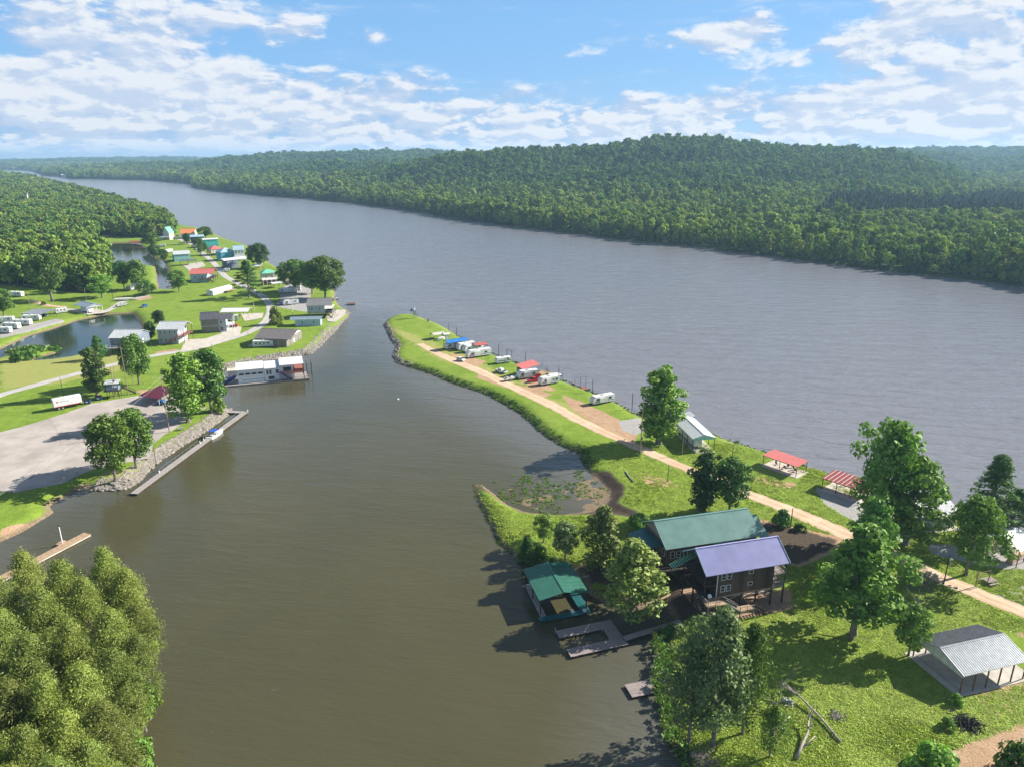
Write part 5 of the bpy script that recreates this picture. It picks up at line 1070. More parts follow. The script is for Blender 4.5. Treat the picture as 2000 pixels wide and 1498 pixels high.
for i, (px, py) in enumerate([(777, 780), (497, 751)]):
    o = MB().tube([(0, 0, -.25), (0, 0, -.1), (0, 0, .25), (0, 0, .4)], [.2, .42, .42, .15], 12).build('buoy', 'trim_white', smooth=True); o.location = at(px, py, 0); tag(o, ['round white mooring buoy alone in the cove', 'round white mooring buoy in front of the floating restaurant'][i], 'buoy')

# ------------------------------------------------------------------ floating restaurant
t = thing('floating_restaurant', 'long white two-storey floating restaurant with a white metal roof moored by the rock bank', 'floating building', (-106.1, 261.6, 0), math.radians(19.4))
deckp(t, -5.5, -1.3, 27, 8.6, .65, 'grey_wood', .5, 'barge_deck')
for x0, x1, ez in ((0, 10.2, 6.1), (10.35, 15.5, 5.8), (16.1, 25.2, 6.6)): roof_panel(t, x0, x1, 0, ez, 7.9, ez+.95, 'white_metal', .6)
MB().box(.5, .6, .65, 10.2, 7.4, 6.0).build('wall', 'pale_blue_siding', t).data.materials[0] = M['trim_white']
MB().box(10.4, .6, .65, 15.8, 7.4, 5.7).build('wall', 'trim_white', t); MB().box(15.8, 1.2, .65, 21.2, 7.4, 6.5).build('wall', 'trim_white', t)
for i in range(4): window(t, .9+2.3*i, .6, 3.7, 2.0, .95, sash=False)
for i in range(4): window(t, 2.0+2.1*i, .6, 1.7, 2.0, .35, sash=False)
for x in (11.0, 12.1): window(t, x, .6, 3.2, .9, 1.8)
window(t, 14.5, .6, 3.3, 1.2, 1.7, sash=False); window(t, 17.3, 1.2, 3.6, 3.2, 1.9, sash=False); door(t, 15.9, 1.2, 3.5, .9, 2.1); door(t, 14.6, .6, .7, 1.2, 2.0); window(t, 11.6, .6, 1.2, 2.4, 1.3, sash=False)
deckp(t, 15.6, -.9, 25.2, 7.4, 3.4, 'red_wood'); railing(t, [(16, -.85, 3.4), (25.1, -.85, 3.4), (25.1, 7.2, 3.4)], 1.0, 'red_wood', .5); railing(t, [(12, -1.2, .65), (26.8, -1.2, .65), (26.8, 8, .65)], 1., 'dark_wood', .6)
posts(t, [(25, -.7), (21.4, -.7), (25, 7.2), (25.1, 3.4)], .65, 6.5, .2, 'dark_wood'); stairs(t, (20.3, -.6, .7), (16.6, -.6, 3.4), 1.0, 'dark_wood')
MB().box(21.3, .4, 3.5, 24.9, 6.8, 4.6).build('stacked_tables', 'red_wood', t); MB().slab4((15.6, -1.2, 3.2), (17.8, -1.2, 3.1), (17.8, 1.0, 3.5), (15.6, 1.0, 3.6), .08).build('awning', 'blue_canvas', t)
MB().slab4((-4.8, .2, 1.6), (-.2, .2, 3.6), (-.2, 2.6, 3.7), (-4.8, 2.6, 1.7), .1).build('stair_canopy', 'blue_canvas', t); stairs(t, (-4.8, .9, .7), (-.2, .9, 3.2), 1.2, 'dark_wood')
posts(t, [(26.4, 1), (28.2, 1), (26.4, 5), (28.2, 5)], -1, 6.4, .13, 'dark_wood', 'pile'); MB().bar((26.4, 1, 5.6), (28.2, 1, 5.6), .09).bar((26.4, 1, 4), (28.2, 1, 4), .09).bar((26.4, 1, 2.4), (28.2, 1, 2.4), .09).build('pile_brace', 'dark_wood', t)
p = at(446, 735, 1); t = thing('shed', 'small tan-roofed shed at the left end of the floating restaurant', 'shed', p, math.radians(20)); body(t, 0, 3.6, 0, 3, -.4, 2.2, 'offwhite', .6); gable_roof(t, 4, 1.8, 2.2, .8, 'cream_siding', 0, x0=-.2, y0=-.3)

# ------------------------------------------------------------------ houses of the left shore
def house(label, eL, eR, w, ez, rise, roof, wall, z0=0., over=.45, stilt=None, back=None, wins=4, storeys=1, rib=.6, porch=None, rot=None, name='house', cat='house', gable=None, L=None, hip=False, slab=None, doors=1, xyr=None, wallx=None, side='+x'):
    x, y, r, L0 = RF(eL, eR, ez); L = L or L0; r = r if rot is None else math.radians(rot)
    t = thing(name, label, cat, (x, y, ZG), r)
    if hip:
        i = w*.9
        b = MB().add([(0, 0, ez), (L, 0, ez), (L, 2*w, ez), (0, 2*w, ez), (i, w, ez+rise), (L-i, w, ez+rise)], [(0, 1, 5, 4), (1, 2, 5), (2, 3, 4, 5), (3, 0, 4), (3, 2, 1, 0)]); b.build('roof', roof, t)
        body(t, over, L-over, over, 2*w-over, z0, ez-.02, wall)
    else:
        gable_roof(t, L, w, ez, rise, roof, rib, back); k = rise/w
        wx = wallx or (over, L-over); body(t, wx[0], wx[1], over, 2*w-over, z0, ez+over*k-.12, wall, peak=(w-over)*k-.02)
    wx = wallx or (over, L-over); hs = (ez-z0)/storeys
    for s in range(storeys):
        for i in range(wins): window(t, wx[0]+(wx[1]-wx[0])*(i+.6)/(wins+.2)-.4, over, z0+hs*s+hs*.38, .9, hs*.38)
        for yy in (w*.6, w*1.3): window(t, wx[1] if side == '+x' else wx[0], yy, z0+hs*s+hs*.38, .9, hs*.38, side)
    if doors: door(t, wx[1]-.01, 2*w*.45, z0+.1, .95, 2., side) if side == '+x' else None
    if stilt: posts(t, [(a, b_) for a in np.linspace(wx[0]+.15, L-.2, 4) for b_ in (over+.1, w, 2*w-over-.1)], 0, z0-.02, .22, stilt, 'stilt'); deckp(t, wx[0], over, L-.1, 2*w-over, z0, stilt, .25, 'floor')
    return t, L
t, L = house('two-storey grey house with a pale roof and red outside stairs beside the pond', A_(15, 1120), A_(215, 1118), 5.9, 7.0, 2.5, 'pale_roof', 'grey_siding', wins=4, storeys=2, L=12.6, wallx=(.5, 9.6))
deckp(t, 9.6, .6, 12.4, 11.2, 3.6, 'red_wood'); railing(t, [(9.7, .65, 3.6), (12.3, .65, 3.6), (12.3, 11, 3.6)], 1, 'brown_wood', .5); posts(t, [(12.2, .7), (12.2, 11), (12.2, 6)], 0, 6.9, .2, 'brown_wood'); stairs(t, (4.4, -.6, .1), (10.2, -.6, 3.6), 1.1, 'red_wood')
t, L = house('stilted grey house with a pale roof at the near corner of the pond', (211, 661), (263, 661), 6.2, 7.0, 2.4, 'pale_roof', 'slate_siding', z0=3.4, stilt='dark_wood', wins=3, L=12.5)
deckp(t, -.4, -3.4, 6.8, .4, 3.3, 'grey_wood'); railing(t, [(-.3, 0, 3.3), (-.3, -3.3, 3.3), (6.7, -3.3, 3.3)], 1, 'trim_white', .6); posts(t, [(-.2, -3.2), (6.6, -3.2)], 0, 3.1, .2, 'dark_wood'); MB().box(1, 1.5, .1, 10, 9, 2.6).build('storage_wall', 'dark_wood', t)
t, L = house('dark-roofed taupe two-storey house with a white balcony wing', A_(445, 1028), A_(625, 1018), 4.4, 6.6, 3.0, 'charcoal_shingle', 'taupe_siding', wins=0, storeys=2, rot=14, L=8.6, rib=0)
roof_panel(t, 8.6, 15.0, .5, 6.4, 4.4, 8.6, 'charcoal_shingle', 0); roof_panel(t, 8.6, 15.0, 8.3, 6.4, 4.4, 8.6, 'charcoal_shingle', 0); body(t, 8.2, 11.8, 1.2, 7.6, 0, 6.4, 'grey_siding'); deckp(t, 11.8, .8, 15, 8, 3.3, 'trim_white'); railing(t, [(11.9, .85, 3.3), (14.9, .85, 3.3), (14.9, 7.9, 3.3)], 1., 'trim_white', .5); posts(t, [(14.8, .9), (14.8, 7.9), (11.9, .9)], 0, 6.3, .22, 'trim_white'); MB().box(.4, .4, 3.2, 8.2, .5, 3.35).build('trim', 'trim_white', t)
window(t, 9, 1.2, 4, 1.4, 1.4); window(t, 9, 1.2, .8, 1.6, 1.8)
x, y, r, L = RF(A_(650, 950), A_(920, 945), 3.4); shelter('wide white metal carport behind the dark-roofed house', x, y, r, L, 4.4, 3.4, 1.3, 'white_metal', 4, rib=.8, cat='carport', name='carport')
camper('white camper parked between the wide carport and the red car', A_(720, 1042), A_(832, 1032), H=3.0, nose=.7)
pickup('red car in the shade of the white balcony', A_(740, 1100), A_(822, 1098), 'red_paint', L=4.8, kind='car', cat='car', name='car'); pickup('silver car parked under the balcony wing', A_(650, 1120), A_(720, 1118), 'silver_paint', L=4.6, kind='car', cat='car', name='car')
# mobile home on the hill of lawn
a_, b_ = at(*A_(582, 790), ZG), at(*A_(770, 738), ZG); t = thing('mobile_home', 'long low white mobile home lying across the mown lawn', 'mobile home', (a_.x, a_.y, ZG), ang(a_, b_)); L = (b_-a_).length
body(t, 0, L, 0, 4.6, .2, 3.0, 'white_paint', .5); gable_roof(t, L+.4, 2.5, 3.0, .62, 'white_metal', .8, x0=-.2, y0=-.2)
for i in range(5): window(t, 1.2+i*2.1, 0, 1.3, .9, 1.1)
deckp(t, L*.55, -3, L, 0, 1.2, 'tan_wood'); railing(t, [(L*.55, -2.9, 1.2), (L-.1, -2.9, 1.2), (L-.1, 0, 1.2)], 1., 'grey_wood', .5); window(t, 0, 1.2, 1.3, 1.0, 1., '-x'); posts(t, [(L*.56, -2.8), (L-.2, -2.8)], 0, 1, .16, 'grey_wood')
t, L = house('pale blue cottage on stilts with a bright red metal roof', A_(345, 580), A_(560, 575), 7.0, 5.9, 2.7, 'red_metal', 'pale_blue_siding', wins=2, L=15.8, wallx=(.5, 11.0))
deckp(t, 11, .5, 15.6, 13.2, 2.6, 'dark_wood'); railing(t, [(11, .6, 2.6), (15.5, .6, 2.6), (15.5, 13, 2.6)], 1., 'brown_wood', .5); posts(t, [(15.4, .7), (15.4, 13), (15.4, 7)], 0, 5.7, .22, 'brown_wood'); stairs(t, (15.3, -.5, .1), (11.4, -.5, 2.6), 1., 'brown_wood'); deckp(t, 5.2, -2.2, 11, .4, 2.6, 'brown_wood')
t, L = house('long aqua house with a pale roof on the pond bank', A_(190, 390), A_(360, 380), 7.3, 6.0, 2.2, 'pale_roof', 'aqua_siding', wins=3, storeys=2)
x, y, r, L = RF(A_(255, 455), A_(420, 445), 3.6); shelter('grey carport in front of the aqua house', x, y, r, L, 3.6, 3.6, .7, 'galvanized', 3, rib=.8, cat='carport', name='carport')
camper('white camper end showing between the pond trees behind the aqua house', A_(110, 375), A_(205, 362), H=3, L=9)
camper('small white camper by the pond bank further up the lane', A_(50, 318), A_(100, 316), H=2.6, L=6)
t, L = house('white house with a bright orange metal roof at the river edge', A_(255, 185), A_(395, 182), 9, 5.6, 4.2, 'orange_metal', 'white_paint', wins=3)
t, L = house('slender house with a steep mint green roof below the woods', A_(150, 180), A_(215, 178), 4, 7.0, 6.0, 'mint_metal', 'cream_siding', wins=2, L=9, rot=80, storeys=2)
t, L = house('dark blue house with a pale blue roof beside the lane', A_(355, 218), A_(460, 214), 5, 6.2, 1.6, 'pale_blue_siding', 'navy', wins=3, L=13)
x, y, r, L = RF(A_(55, 222), A_(150, 218), 3.4); shelter('blue-roofed carport over parked boats near the head of the pond', x, y, r, L, 3.4, 3.4, .9, 'blue_grey_metal', 3, rib=.8, cat='carport', name='carport'); boat('white boat under the blue-roofed carport near the head of the pond', A_(65, 243), A_(110, 240), z=ZG+.3, Wd=2.4, L=6.5, cover='trim_white')
t, L = house('turquoise two-storey house with a flat white roof', A_(470, 245), A_(600, 252), 5, 7.6, .8, 'white_metal', 'turquoise_siding', wins=4, storeys=2, L=15, rot=30)
t, L = house('white cottage with a dark red hipped roof', A_(555, 340), A_(680, 330), 6.0, 5.6, 2.6, 'red_metal', 'cream_siding', wins=3, hip=True, z0=2.4, stilt='dark_wood')
t, L = house('bright blue house with a pale hipped roof at the river', A_(650, 370), A_(775, 360), 6.5, 7.2, 3.0, 'pale_blue_siding', 'blue_siding', wins=4, hip=True, storeys=2, L=13)
t, L = house('tall white gabled house joined to the bright blue one', A_(775, 345), A_(880, 340), 5, 8.8, 3., 'pale_blue_siding', 'white_paint', wins=3, storeys=2, L=9); deckp(t, -.5, -2.4, 9.5, .4, 3, 'trim_white'); railing(t, [(-.4, -2.3, 3), (9.4, -2.3, 3)], 1, 'trim_white', .6)
t, L = house('slate house on posts under a long white roof behind the broad pine', A_(685, 450), A_(920, 425), 4.6, 6.2, 1.2, 'white_metal', 'slate_siding', wins=4, storeys=2, wallx=(2.5, 12))
for px, py, cl, lb in [(700, 545, 'white_paint', 'small white trailer under the long white roofed slate house')]: camper(lb, A_(px-20, py+15), A_(px+25, py+12), L=5, H=2.4)
t, L = house('cream house with a bright mint green hipped roof near the river point', A_(1050, 575), A_(1150, 568), 4.6, 5.8, 2.2, 'mint_metal', 'cream_siding', wins=2, hip=True, L=10)
t, L = house('low tan annex with white columns in front of the mint green roof', A_(1060, 640), A_(1190, 630), 3.6, 3.4, .9, 'offwhite', 'brown_wood', wins=0, rib=.8, L=12); posts(t, [(x, -.1) for x in (.4, 3, 6, 9, 11.6)], 0, 3.3, .3, 'trim_white')
x, y, r, L = RF(A_(1165, 675), A_(1275, 660), 3.2); shelter('white flat carport by the dense tree clump near the point', x, y, r, L, 3.4, 3.2, .4, 'white_metal', 3, rib=.8, cat='carport', name='carport')
p = at(*A_(1035, 520)); t = thing('gazebo', 'little white peaked gazebo on the river edge below the ball-shaped tree', 'gazebo', p, .2); MB().add([(-2.4, -2.4, 3), (2.4, -2.4, 3), (2.4, 2.4, 3), (-2.4, 2.4, 3), (0, 0, 4.6)], [(0, 1, 4), (1, 2, 4), (2, 3, 4), (3, 0, 4), (3, 2, 1, 0)]).build('roof', 'white_metal', t); posts(t, [(a, b_) for a in (-2, 2) for b_ in (-2, 2)], 0, 3, .18, 'brown_wood')
x, y, r, L = RF(A_(945, 492), A_(1015, 505), 2.8); shelter('low white shed roof between the broad pine and the gazebo', x, y, r, L, 2.4, 2.8, .5, 'white_metal', 2, rib=.8, cat='canopy', name='canopy')
# big grey shingled house at the point, blue-grey shed, brown building
t, L = house('large grey shingled house at the river point under the dense trees', A_(1485, 890), A_(1735, 885), 6.4, 6.8, 3.0, 'grey_shingle', 'grey_siding', z0=2.8, wins=2, stilt='dark_wood', rib=0, wallx=(.4, 9.5), L=13.6)
deckp(t, 9.5, .4, 13.4, 12.4, 2.8, 'tan_wood'); railing(t, [(9.6, .5, 2.8), (13.3, .5, 2.8), (13.3, 12, 2.8)], 1., 'offwhite', .5); deckp(t, 9.5, .4, 13.4, 12.4, 5.0, 'offwhite', .12, 'upper_deck'); stairs(t, (13.2, -.4, .1), (10.2, -.4, 2.8), 1., 'dark_wood')
t, L = house('low white building with a blue-grey metal roof between the brown and the shingled ones', A_(1325, 1027), A_(1640, 1018), 3.6, 3.5, .9, 'blue_grey_metal', 'pale_blue_siding', wins=2, rib=.6, wallx=(2.6, 15.2), L=16)
t, L = house('wide low tan building with a brown metal roof above the rock bank', A_(975, 1205), A_(1305, 1215), 9.1, 3.7, 2.6, 'brown_roof', 'taupe_siding', wins=0, rib=.7, L=15.8)
MB().prism([(.5, 3.7), (17.7, 3.7), (9.1, 6.2)], 15.3, 15.5).build('gable', 'cream_siding', t); roof_panel(t, 15.8, 17.6, 0.2, 3.7, 9.1, 6.3, 'brown_roof', .7) ; posts(t, [(17.4, .5), (17.4, 9)], 0, 3.6, .15, 'taupe_siding'); MB().slab4((-3.2, -.2, .1), (0, -.2, .1), (0, 5, .1), (-3.2, 5, .1), .05).build('apron', 'blue_grey_metal', t)
camper('white motorhome parked in front of the tan building', A_(970, 1298), A_(1168, 1288), H=3.1, nose=.5, slide=False, slope=False, cat='motorhome', win=(.1, .3, .5, .7))
camper('white camper beside the light pole by the shingled house', A_(1268, 888), A_(1418, 872), H=3.1, nose=1.0)
camper('white fifth-wheel camper under the dense trees, furthest from the shingled house', A_(1222, 768), A_(1400, 765), H=3.3, nose=1.5)
camper('camper in the shade between the dense trees and the shingled house', A_(1310, 745), A_(1440, 742), H=3.0, L=8)
pickup('grey pickup truck nosed up to the camper by the light pole', A_(1215, 885), A_(1262, 878), 'silver_paint', L=5)
# cabins round the round pond
x, y, r, L = RF(B_(290, 515), B_(575, 528), 3.4); t = shelter('long grey metal shed roof over parked vehicles beside the row of campers', x, y, r, L, 10.0, 3.3, .5, 'galvanized', 4, rib=.8, mono=True, name='shed', cat='shed')
pickup('dark car parked under the long grey shed', B_(600, 580), B_(670, 560), 'navy', L=4.6, kind='car', cat='car', name='car')
camper('white van-like camper at the right end of the long grey shed', B_(775, 530), B_(838, 522), L=6, H=2.7, slide=False)
x, y, r, L = RF(B_(1030, 398), B_(1205, 438), 3.6); t = shelter('open gabled cabin roof in slate blue over a white camper by the pond', x, y, r, L, 4.4, 3.6, 1.4, 'blue_grey_metal', 3, rib=.8, endpanel=('grey_siding', (L-.2,)), slab=(-1, -1, L+3, 9.5), name='carport', cat='carport', postmat='trim_white')
q = Matrix.Rotation(t.rotation_euler[2], 3, 'Z') @ Vector((L-.5, 3.6, 0)); c_ = camper('white camper under the slate blue gabled roof by the pond', (0, 0), (1, 0), L=9, H=2.8) if False else camper('white camper under the slate blue gabled roof by the pond', B_(1100, 500), B_(1200, 520), L=9, H=2.7); c_.location = (t.location.x+q.x, t.location.y+q.y, ZG+.1); c_.rotation_euler[2] = t.rotation_euler[2]+math.pi
for i, (a, b_, lb) in enumerate([((-130, 804), (215, 800), 'white camper nearest the pond in the row at the left edge'), ((20, 735), (335, 745), 'second white camper back from the pond in the left edge row'), ((170, 690), (435, 690), 'third white camper back in the left edge row'), ((290, 630), (605, 620), 'white camper next to the long grey shed'), ((-90, 660), (140, 650), 'white camper furthest back at the left edge of the row'), ((120, 285), (262, 290), 'silver camper in the tree shade beyond the gravel lane')]):
    c_ = camper(lb, B_(a[0], a[1]), B_(b_[0], b_[1]), H=3.1, nose=.9, L=9.2)
t, L = house('tiny white cottage on posts at the wood edge by the long pond', B_(1815, 100), B_(1905, 95), 3.2, 4.4, 1.7, 'white_metal', 'white_paint', z0=1.8, stilt='grey_wood', wins=1, L=7, rot=15)
camper('white box trailer beside the tiny cottage', B_(1755, 195), B_(1845, 205), L=5, H=2.6, slide=False, cat='trailer')
p = at(*B_(2035, 250)); t = thing('tent_canopy', 'cream arched canopy at the end of the mown lawn', 'canopy', p, .1); b = MB(); n = 8
for i in range(n):
    a0, a1 = math.pi*i/n, math.pi*(i+1)/n; b.slab4((3.4*math.cos(a1), -3, 1.6+1.8*math.sin(a1)), (3.4*math.cos(a0), -3, 1.6+1.8*math.sin(a0)), (3.4*math.cos(a0), 3, 1.6+1.8*math.sin(a0)), (3.4*math.cos(a1), 3, 1.6+1.8*math.sin(a1)), .05)
b.build('cover', 'cream_siding', t); posts(t, [(s*3.3, q) for s in (-1, 1) for q in (-2.9, 2.9)], 0, 1.6, .1, 'galvanized')
boat('long cream tarped boat beside the gravel turnaround', B_(1600, 335), B_(1890, 325), z=ZG+.5, cover='cream_siding', Wd=3.0, trailer=True); boat('low dark-sided bass boat on a trailer below the tarped boat', B_(1620, 425), B_(1780, 395), z=ZG+.5, mat='silver_paint', trailer=True, L=7)
# red tin dock house and covered slips on the long pond
x, y, r, L = RF((249, 474), (273, 474), 2.4, 0); t = thing('boathouse', 'low rusty roofed boathouse on the long pond', 'boathouse', (x, y, 0), r); roof_panel(t, 0, L, 0, 2.4, 6, 3.2, 'dark_red_metal', .9); posts(t, [(.3, .3), (L-.3, .3), (.3, 5.6), (L-.3, 5.6)], -1, 2.3, .2, 'dark_wood'); deckp(t, 0, 0, L, 6, .4, 'grey_wood')
x, y, r, L = RF((192, 484), (208, 484), 3., 0); t = thing('boathouse', 'open grey slip shelter at the wood side of the long pond', 'boathouse', (x, y, 0), r); roof_panel(t, 0, L, 0, 3., 5, 3.4, 'galvanized', .9); posts(t, [(.3, .3), (L-.3, .3), (.3, 4.6), (L-.3, 4.6)], -1, 2.9, .2, 'brown_wood'); deckp(t, 0, 0, L, 5, .4, 'red_wood')
# buildings among the far left trees
for lb, eL, eR, w, ez, rise, rf, wl_, nm in [('white-roofed building in a gap of the far left woods', (80, 392), (94, 392), 7, 8, 1.5, 'pale_roof', 'slate_siding', 'building'), ('red-roofed building in a gap of the far left woods', (96, 399), (108, 399), 7, 6.5, 2, 'red_metal', 'white_paint', 'building'), ('pale low roof beside the red one in the far left woods', (105, 402), (117, 401), 6, 5, 1.5, 'white_metal', 'pale_blue_siding', 'building')]:
    x, y, r, L = RF(eL, eR, ez); L = max(L, 9); t = thing(nm, lb, 'building', (x, y, ZG), r); gable_roof(t, L, w, ez, rise, rf, 0); body(t, .5, L-.5, .5, 2*w-.5, 0, ez, wl_, rise*.8)
    for i in range(3): window(t, 1+i*L/3.4, .5, ez*.45, L*.14, ez*.25)
p = at(57, 412); t = thing('lookout_tower', 'slim wooden tower rising from the far left woods', 'tower', p, .2); h = hgt(p, 378)
posts(t, [(-1.2, -1.2), (1.2, -1.2), (1.2, 1.2), (-1.2, 1.2)], 0, h*.8, .35, 'tan_wood', 'leg'); MB().box(-1.8, -1.8, h*.72, 1.8, 1.8, h*.93).build('cabin', 'cream_siding', t); MB().box(-2.4, -2.4, h*.93, 2.4, 2.4, h).build('roof', 'taupe_siding', t); MB().box(-1.3, -1.3, h*.3, 1.3, 1.3, h*.5).build('landing', 'dark_red_metal', t)
rnd = random.Random(5)
for i, (px, py) in enumerate([(6, 331), (14, 329.5), (22, 331.5), (31, 330.5), (42, 331), (52, 330), (120, 345), (128, 346)]):
    p = at(px, py, 3); w_ = rnd.uniform(14, 30); t = thing('distant_house', 'tiny pale waterfront house on the far horizon shore', 'house', (p.x, p.y, 2), rnd.random(), 'pale houses on the horizon shore'); body(t, 0, w_, 0, 12, 0, 7, 'white_paint', 3); gable_roof(t, w_, 6, 7.1, 3.2, rnd.choice(['white_metal', 'pale_roof', 'red_metal']), 0)

for i, (px, py, mt, lb) in enumerate([(372,471,'white_paint','white car by the small dark tree before the orange-roofed house'),(350,463,'navy','dark car at the far end of the paved lane'),(421,542,'silver_paint','silver car on the lane side below the red-roofed blue cottage'),(446,532,'black','black car near the slate house on posts'),(468,545,'red_paint','small red car beside the lane above the broad pine'),(549,570,'white_paint','white car near the white flat carport by the point'),(330,552,'silver_paint','grey car at the tip of the long pond'),(283,602,'blue_paint','blue car on the dirt patch by the arched canopy')]):
    pickup(lb, (px-3, py), (px+3, py-1.5), mt, L=4.5, kind='car', cat='car', name='car')
# ------------------------------------------------------------------ parking lot things
a_, b_ = at(107, 803), at(162, 792); t = thing('box_trailer', 'white semi-trailer with a red stripe parked on the lot edge', 'trailer', (a_.x, a_.y, ZG+.05), ang(a_, b_)); L = (b_-a_).length
MB().box(0, 0, 1.1, L, 2.5, 3.9).build('box', 'white_paint', t, bevel=.04); MB().box(.1, -.012, 1.15, L-.1, 0, 1.35).build('stripe', 'red_paint', t); MB().box(1.9, -.012, 2.75, 4.6, 0, 2.95).build('lettering_band', 'stripe_grey', t); MB().box(.9, -.012, 2.6, 1.4, 0, 3.1).build('emblem', 'red_paint', t)
MB().box(.3, .3, .8, L-.3, 2.2, 1.1).build('frame', 'black', t)
for x in (1.4, 2.6): wheel(t, x, .15, .5); wheel(t, x, 2.35, .5)
MB().bar((L-1.6, .5, 0), (L-1.6, .5, 1.1), .14).bar((L-1.6, 2, 0), (L-1.6, 2, 1.1), .14).build('landing_gear', 'black', t)
def dumpster(label, px, py):
    p = at(px, py); t = thing('dumpster', label, 'dumpster', p, .35); MB().prism([(0, .15), (1.7, .15), (1.7, 1.5), (0, 1.2)], 0, 2.0).build('bin', 'dumpster_blue', t, bevel=.04); MB().slab4((-.05, -.05, 1.26), (2.05, -.05, 1.26), (2.05, 1.75, 1.58), (-.05, 1.75, 1.58), .05).build('lid', 'black', t); MB().box(.6, -.015, .6, 1.4, 0, 1.0).build('label_panel', 'trim_white', t)
dumpster('blue dumpster just behind the white semi-trailer', 164, 790); dumpster('blue dumpster under the tall tree at the lot edge', 186, 783)
p = at(210, 778); t = thing('stand', 'raised grey-roofed stand on posts beside the utility poles', 'stand', p, .25); roof_panel(t, -.4, 4.4, -.3, 5.3, 3.3, 5.9, 'pale_roof', .6); MB().box(0, 0, 2.8, 4, 3, 3.9).build('wall', 'blue_grey_metal', t); posts(t, [(x, y) for x in (.1, 2, 3.9) for y in (.1, 2.9)], 0, 5.3, .16, 'dark_wood'); deckp(t, -.8, -.8, 4.8, 3.4, 2.8, 'dark_wood')
stairs(t, (8.6, 3.6, .1), (4.8, 2.6, 2.8), 1.0, 'dark_wood')
a_, b_, c_, d_ = at(270, 772, ZG+2.6), at(310, 779, ZG+2.6), at(345, 758, ZG+3.2), at(313, 752, ZG+3.2)
t = thing('shelter', 'maroon roofed shelter behind the bright lot tree', 'shelter', (a_.x, a_.y, ZG), ang(a_, b_)); P4 = [lc(t, q) for q in (a_, b_, c_, d_)]; MB().slab4(*P4, .12).build('roof', 'maroon', t); posts(t, [(q.x*.95+.2, q.y*.95+.2) for q in P4], 0, 2.5, .15, 'offwhite')
pickup('dark blue vehicle in the tree shade under the maroon roof', (302, 790), (322, 792), 'blue_paint', L=4.8, kind='car', cat='car', name='car')
p = at(354, 839); t = thing('picnic_table', 'small pale picnic table on the grass strip above the rock bank', 'picnic table', p, .4); MB().box(-1, -.4, .72, 1, .4, .78).build('tabletop', 'grey_wood', t)
for s in (-1, 1): MB().box(-1, s*.75-.13, .42, 1, s*.75+.13, .47).build('bench', 'grey_wood', t); MB().bar((s*.7, -.75, 0), (s*.7, .2, .72), .07).bar((s*.7, .75, 0), (s*.7, -.2, .72), .07).build('leg', 'dark_wood', t)
boat('white cabin cruiser with a blue canopy tied at the long grey dock', (408, 859), (436, 842), z=.0, canopy='blue_canvas', Wd=2.6)
p = at(677, 597, 0); t = thing('swim_raft', 'small brown swim raft floating off the river point', 'raft', p, .1); deckp(t, 0, 0, 5, 4, .8, 'brown_wood', .5); railing(t, [(0, 0, .8), (5, 0, .8)], .8, 'tan_wood', 1.2)
boat('small boat moored under the dense trees at the river point', (648, 584), (656, 585), L=6, z=0)
# utility poles
def upole(label, px, py, top, r=.17, arm=0, mat='pole_wood', box=False):
    p = at(px, py); h = hgt(p, top); t = thing('utility_pole', label, 'utility pole', p, .3); MB().tube([(0, 0, -.3), (0, 0, h)], [r, r*.65], 8).build('pole', mat, t)
    if arm: MB().bar((-arm, 0, h-.6), (arm, 0, h-.6), .1, .12).build('crossarm', mat, t)
    if box: MB().tube([(.35, 0, h*box), (.35, 0, h*box+.8)], [.24, .24], 10).build('transformer', 'galvanized', t)
    return Vector((p.x, p.y, ZG+h))
T1 = upole('tall utility pole in front of the cottonwood beside the dirt road', 1250, 893, 775, box=.3)
T2 = upole('tall brown utility pole on the parking lot edge beside the picnic table', 331, 843, 737, box=.75)
T3 = upole('tall pale utility pole between the grey stand and the maroon roof', 251, 771, 677)
T4 = upole('shorter pale pole just right of the tall pale one', 263, 766, 728, .13)
T5 = upole('utility pole with a pale box behind the grey stand, left of two', 226, 776, 716, box=.5); T6 = upole('second pole behind the grey stand, right of two', 231, 772, 714, .13)
T7 = upole('dark thin pole in the lawn above the white semi-trailer', 126, 783, 737, .1, mat='dark_wood')
T8 = upole('leaning grey pole by the dirt road near the dead bush', 1843, 1140, 1084, .13, mat='dark_wood', box=.7)
upole('utility pole beside the open gabled cabin by the pond', 170, 594, 564, .14); upole('utility pole by the gravel turnaround at the tarped boat', 221, 586, 560, .14, mat='dark_wood'); upole('utility pole behind the long grey shed', 59, 605, 575, .14, box=.9); upole('thin pole right behind the long grey shed', 72, 603, 584, .1)
upole('light pole by the camper beside the shingled house', 572, 616, 585, .14, mat='trim_white'); upole('utility pole at the broad pine', 502, 579, 548, .14); upole('pale pole on the mown lawn right of the wide carport', 497, 608, 592, .1, mat='trim_white'); upole('thin pole at the bend of the paved lane', 485, 657, 620, .1)
upole('red-banded pole on the rock bank below the tan building', 546, 692, 660, .1, mat='red_wood'); upole('utility pole between the lane and the lot corner trees', 417, 700, 672, .13); upole('pole beside the lane at the grey carport', 399, 514, 492, .13); upole('pole across the lane from the turquoise house', 412, 513, 487, .13); upole('pole by the dark red roofed cottage', 427, 520, 505, .13)
upole('pole at the left corner of the long white camper shelter', 1332, 888, 847, .12); upole('bare post on the grass below the dirt road', 1304, 940, 907, .09, mat='dark_wood'); upole('bare post by the shrub at the bend of the dirt road', 1544, 1027, 992, .13, mat='dark_wood'); upole('post with a small table at its foot on the river lawn', 1429, 905, 869, .1, mat='dark_wood')
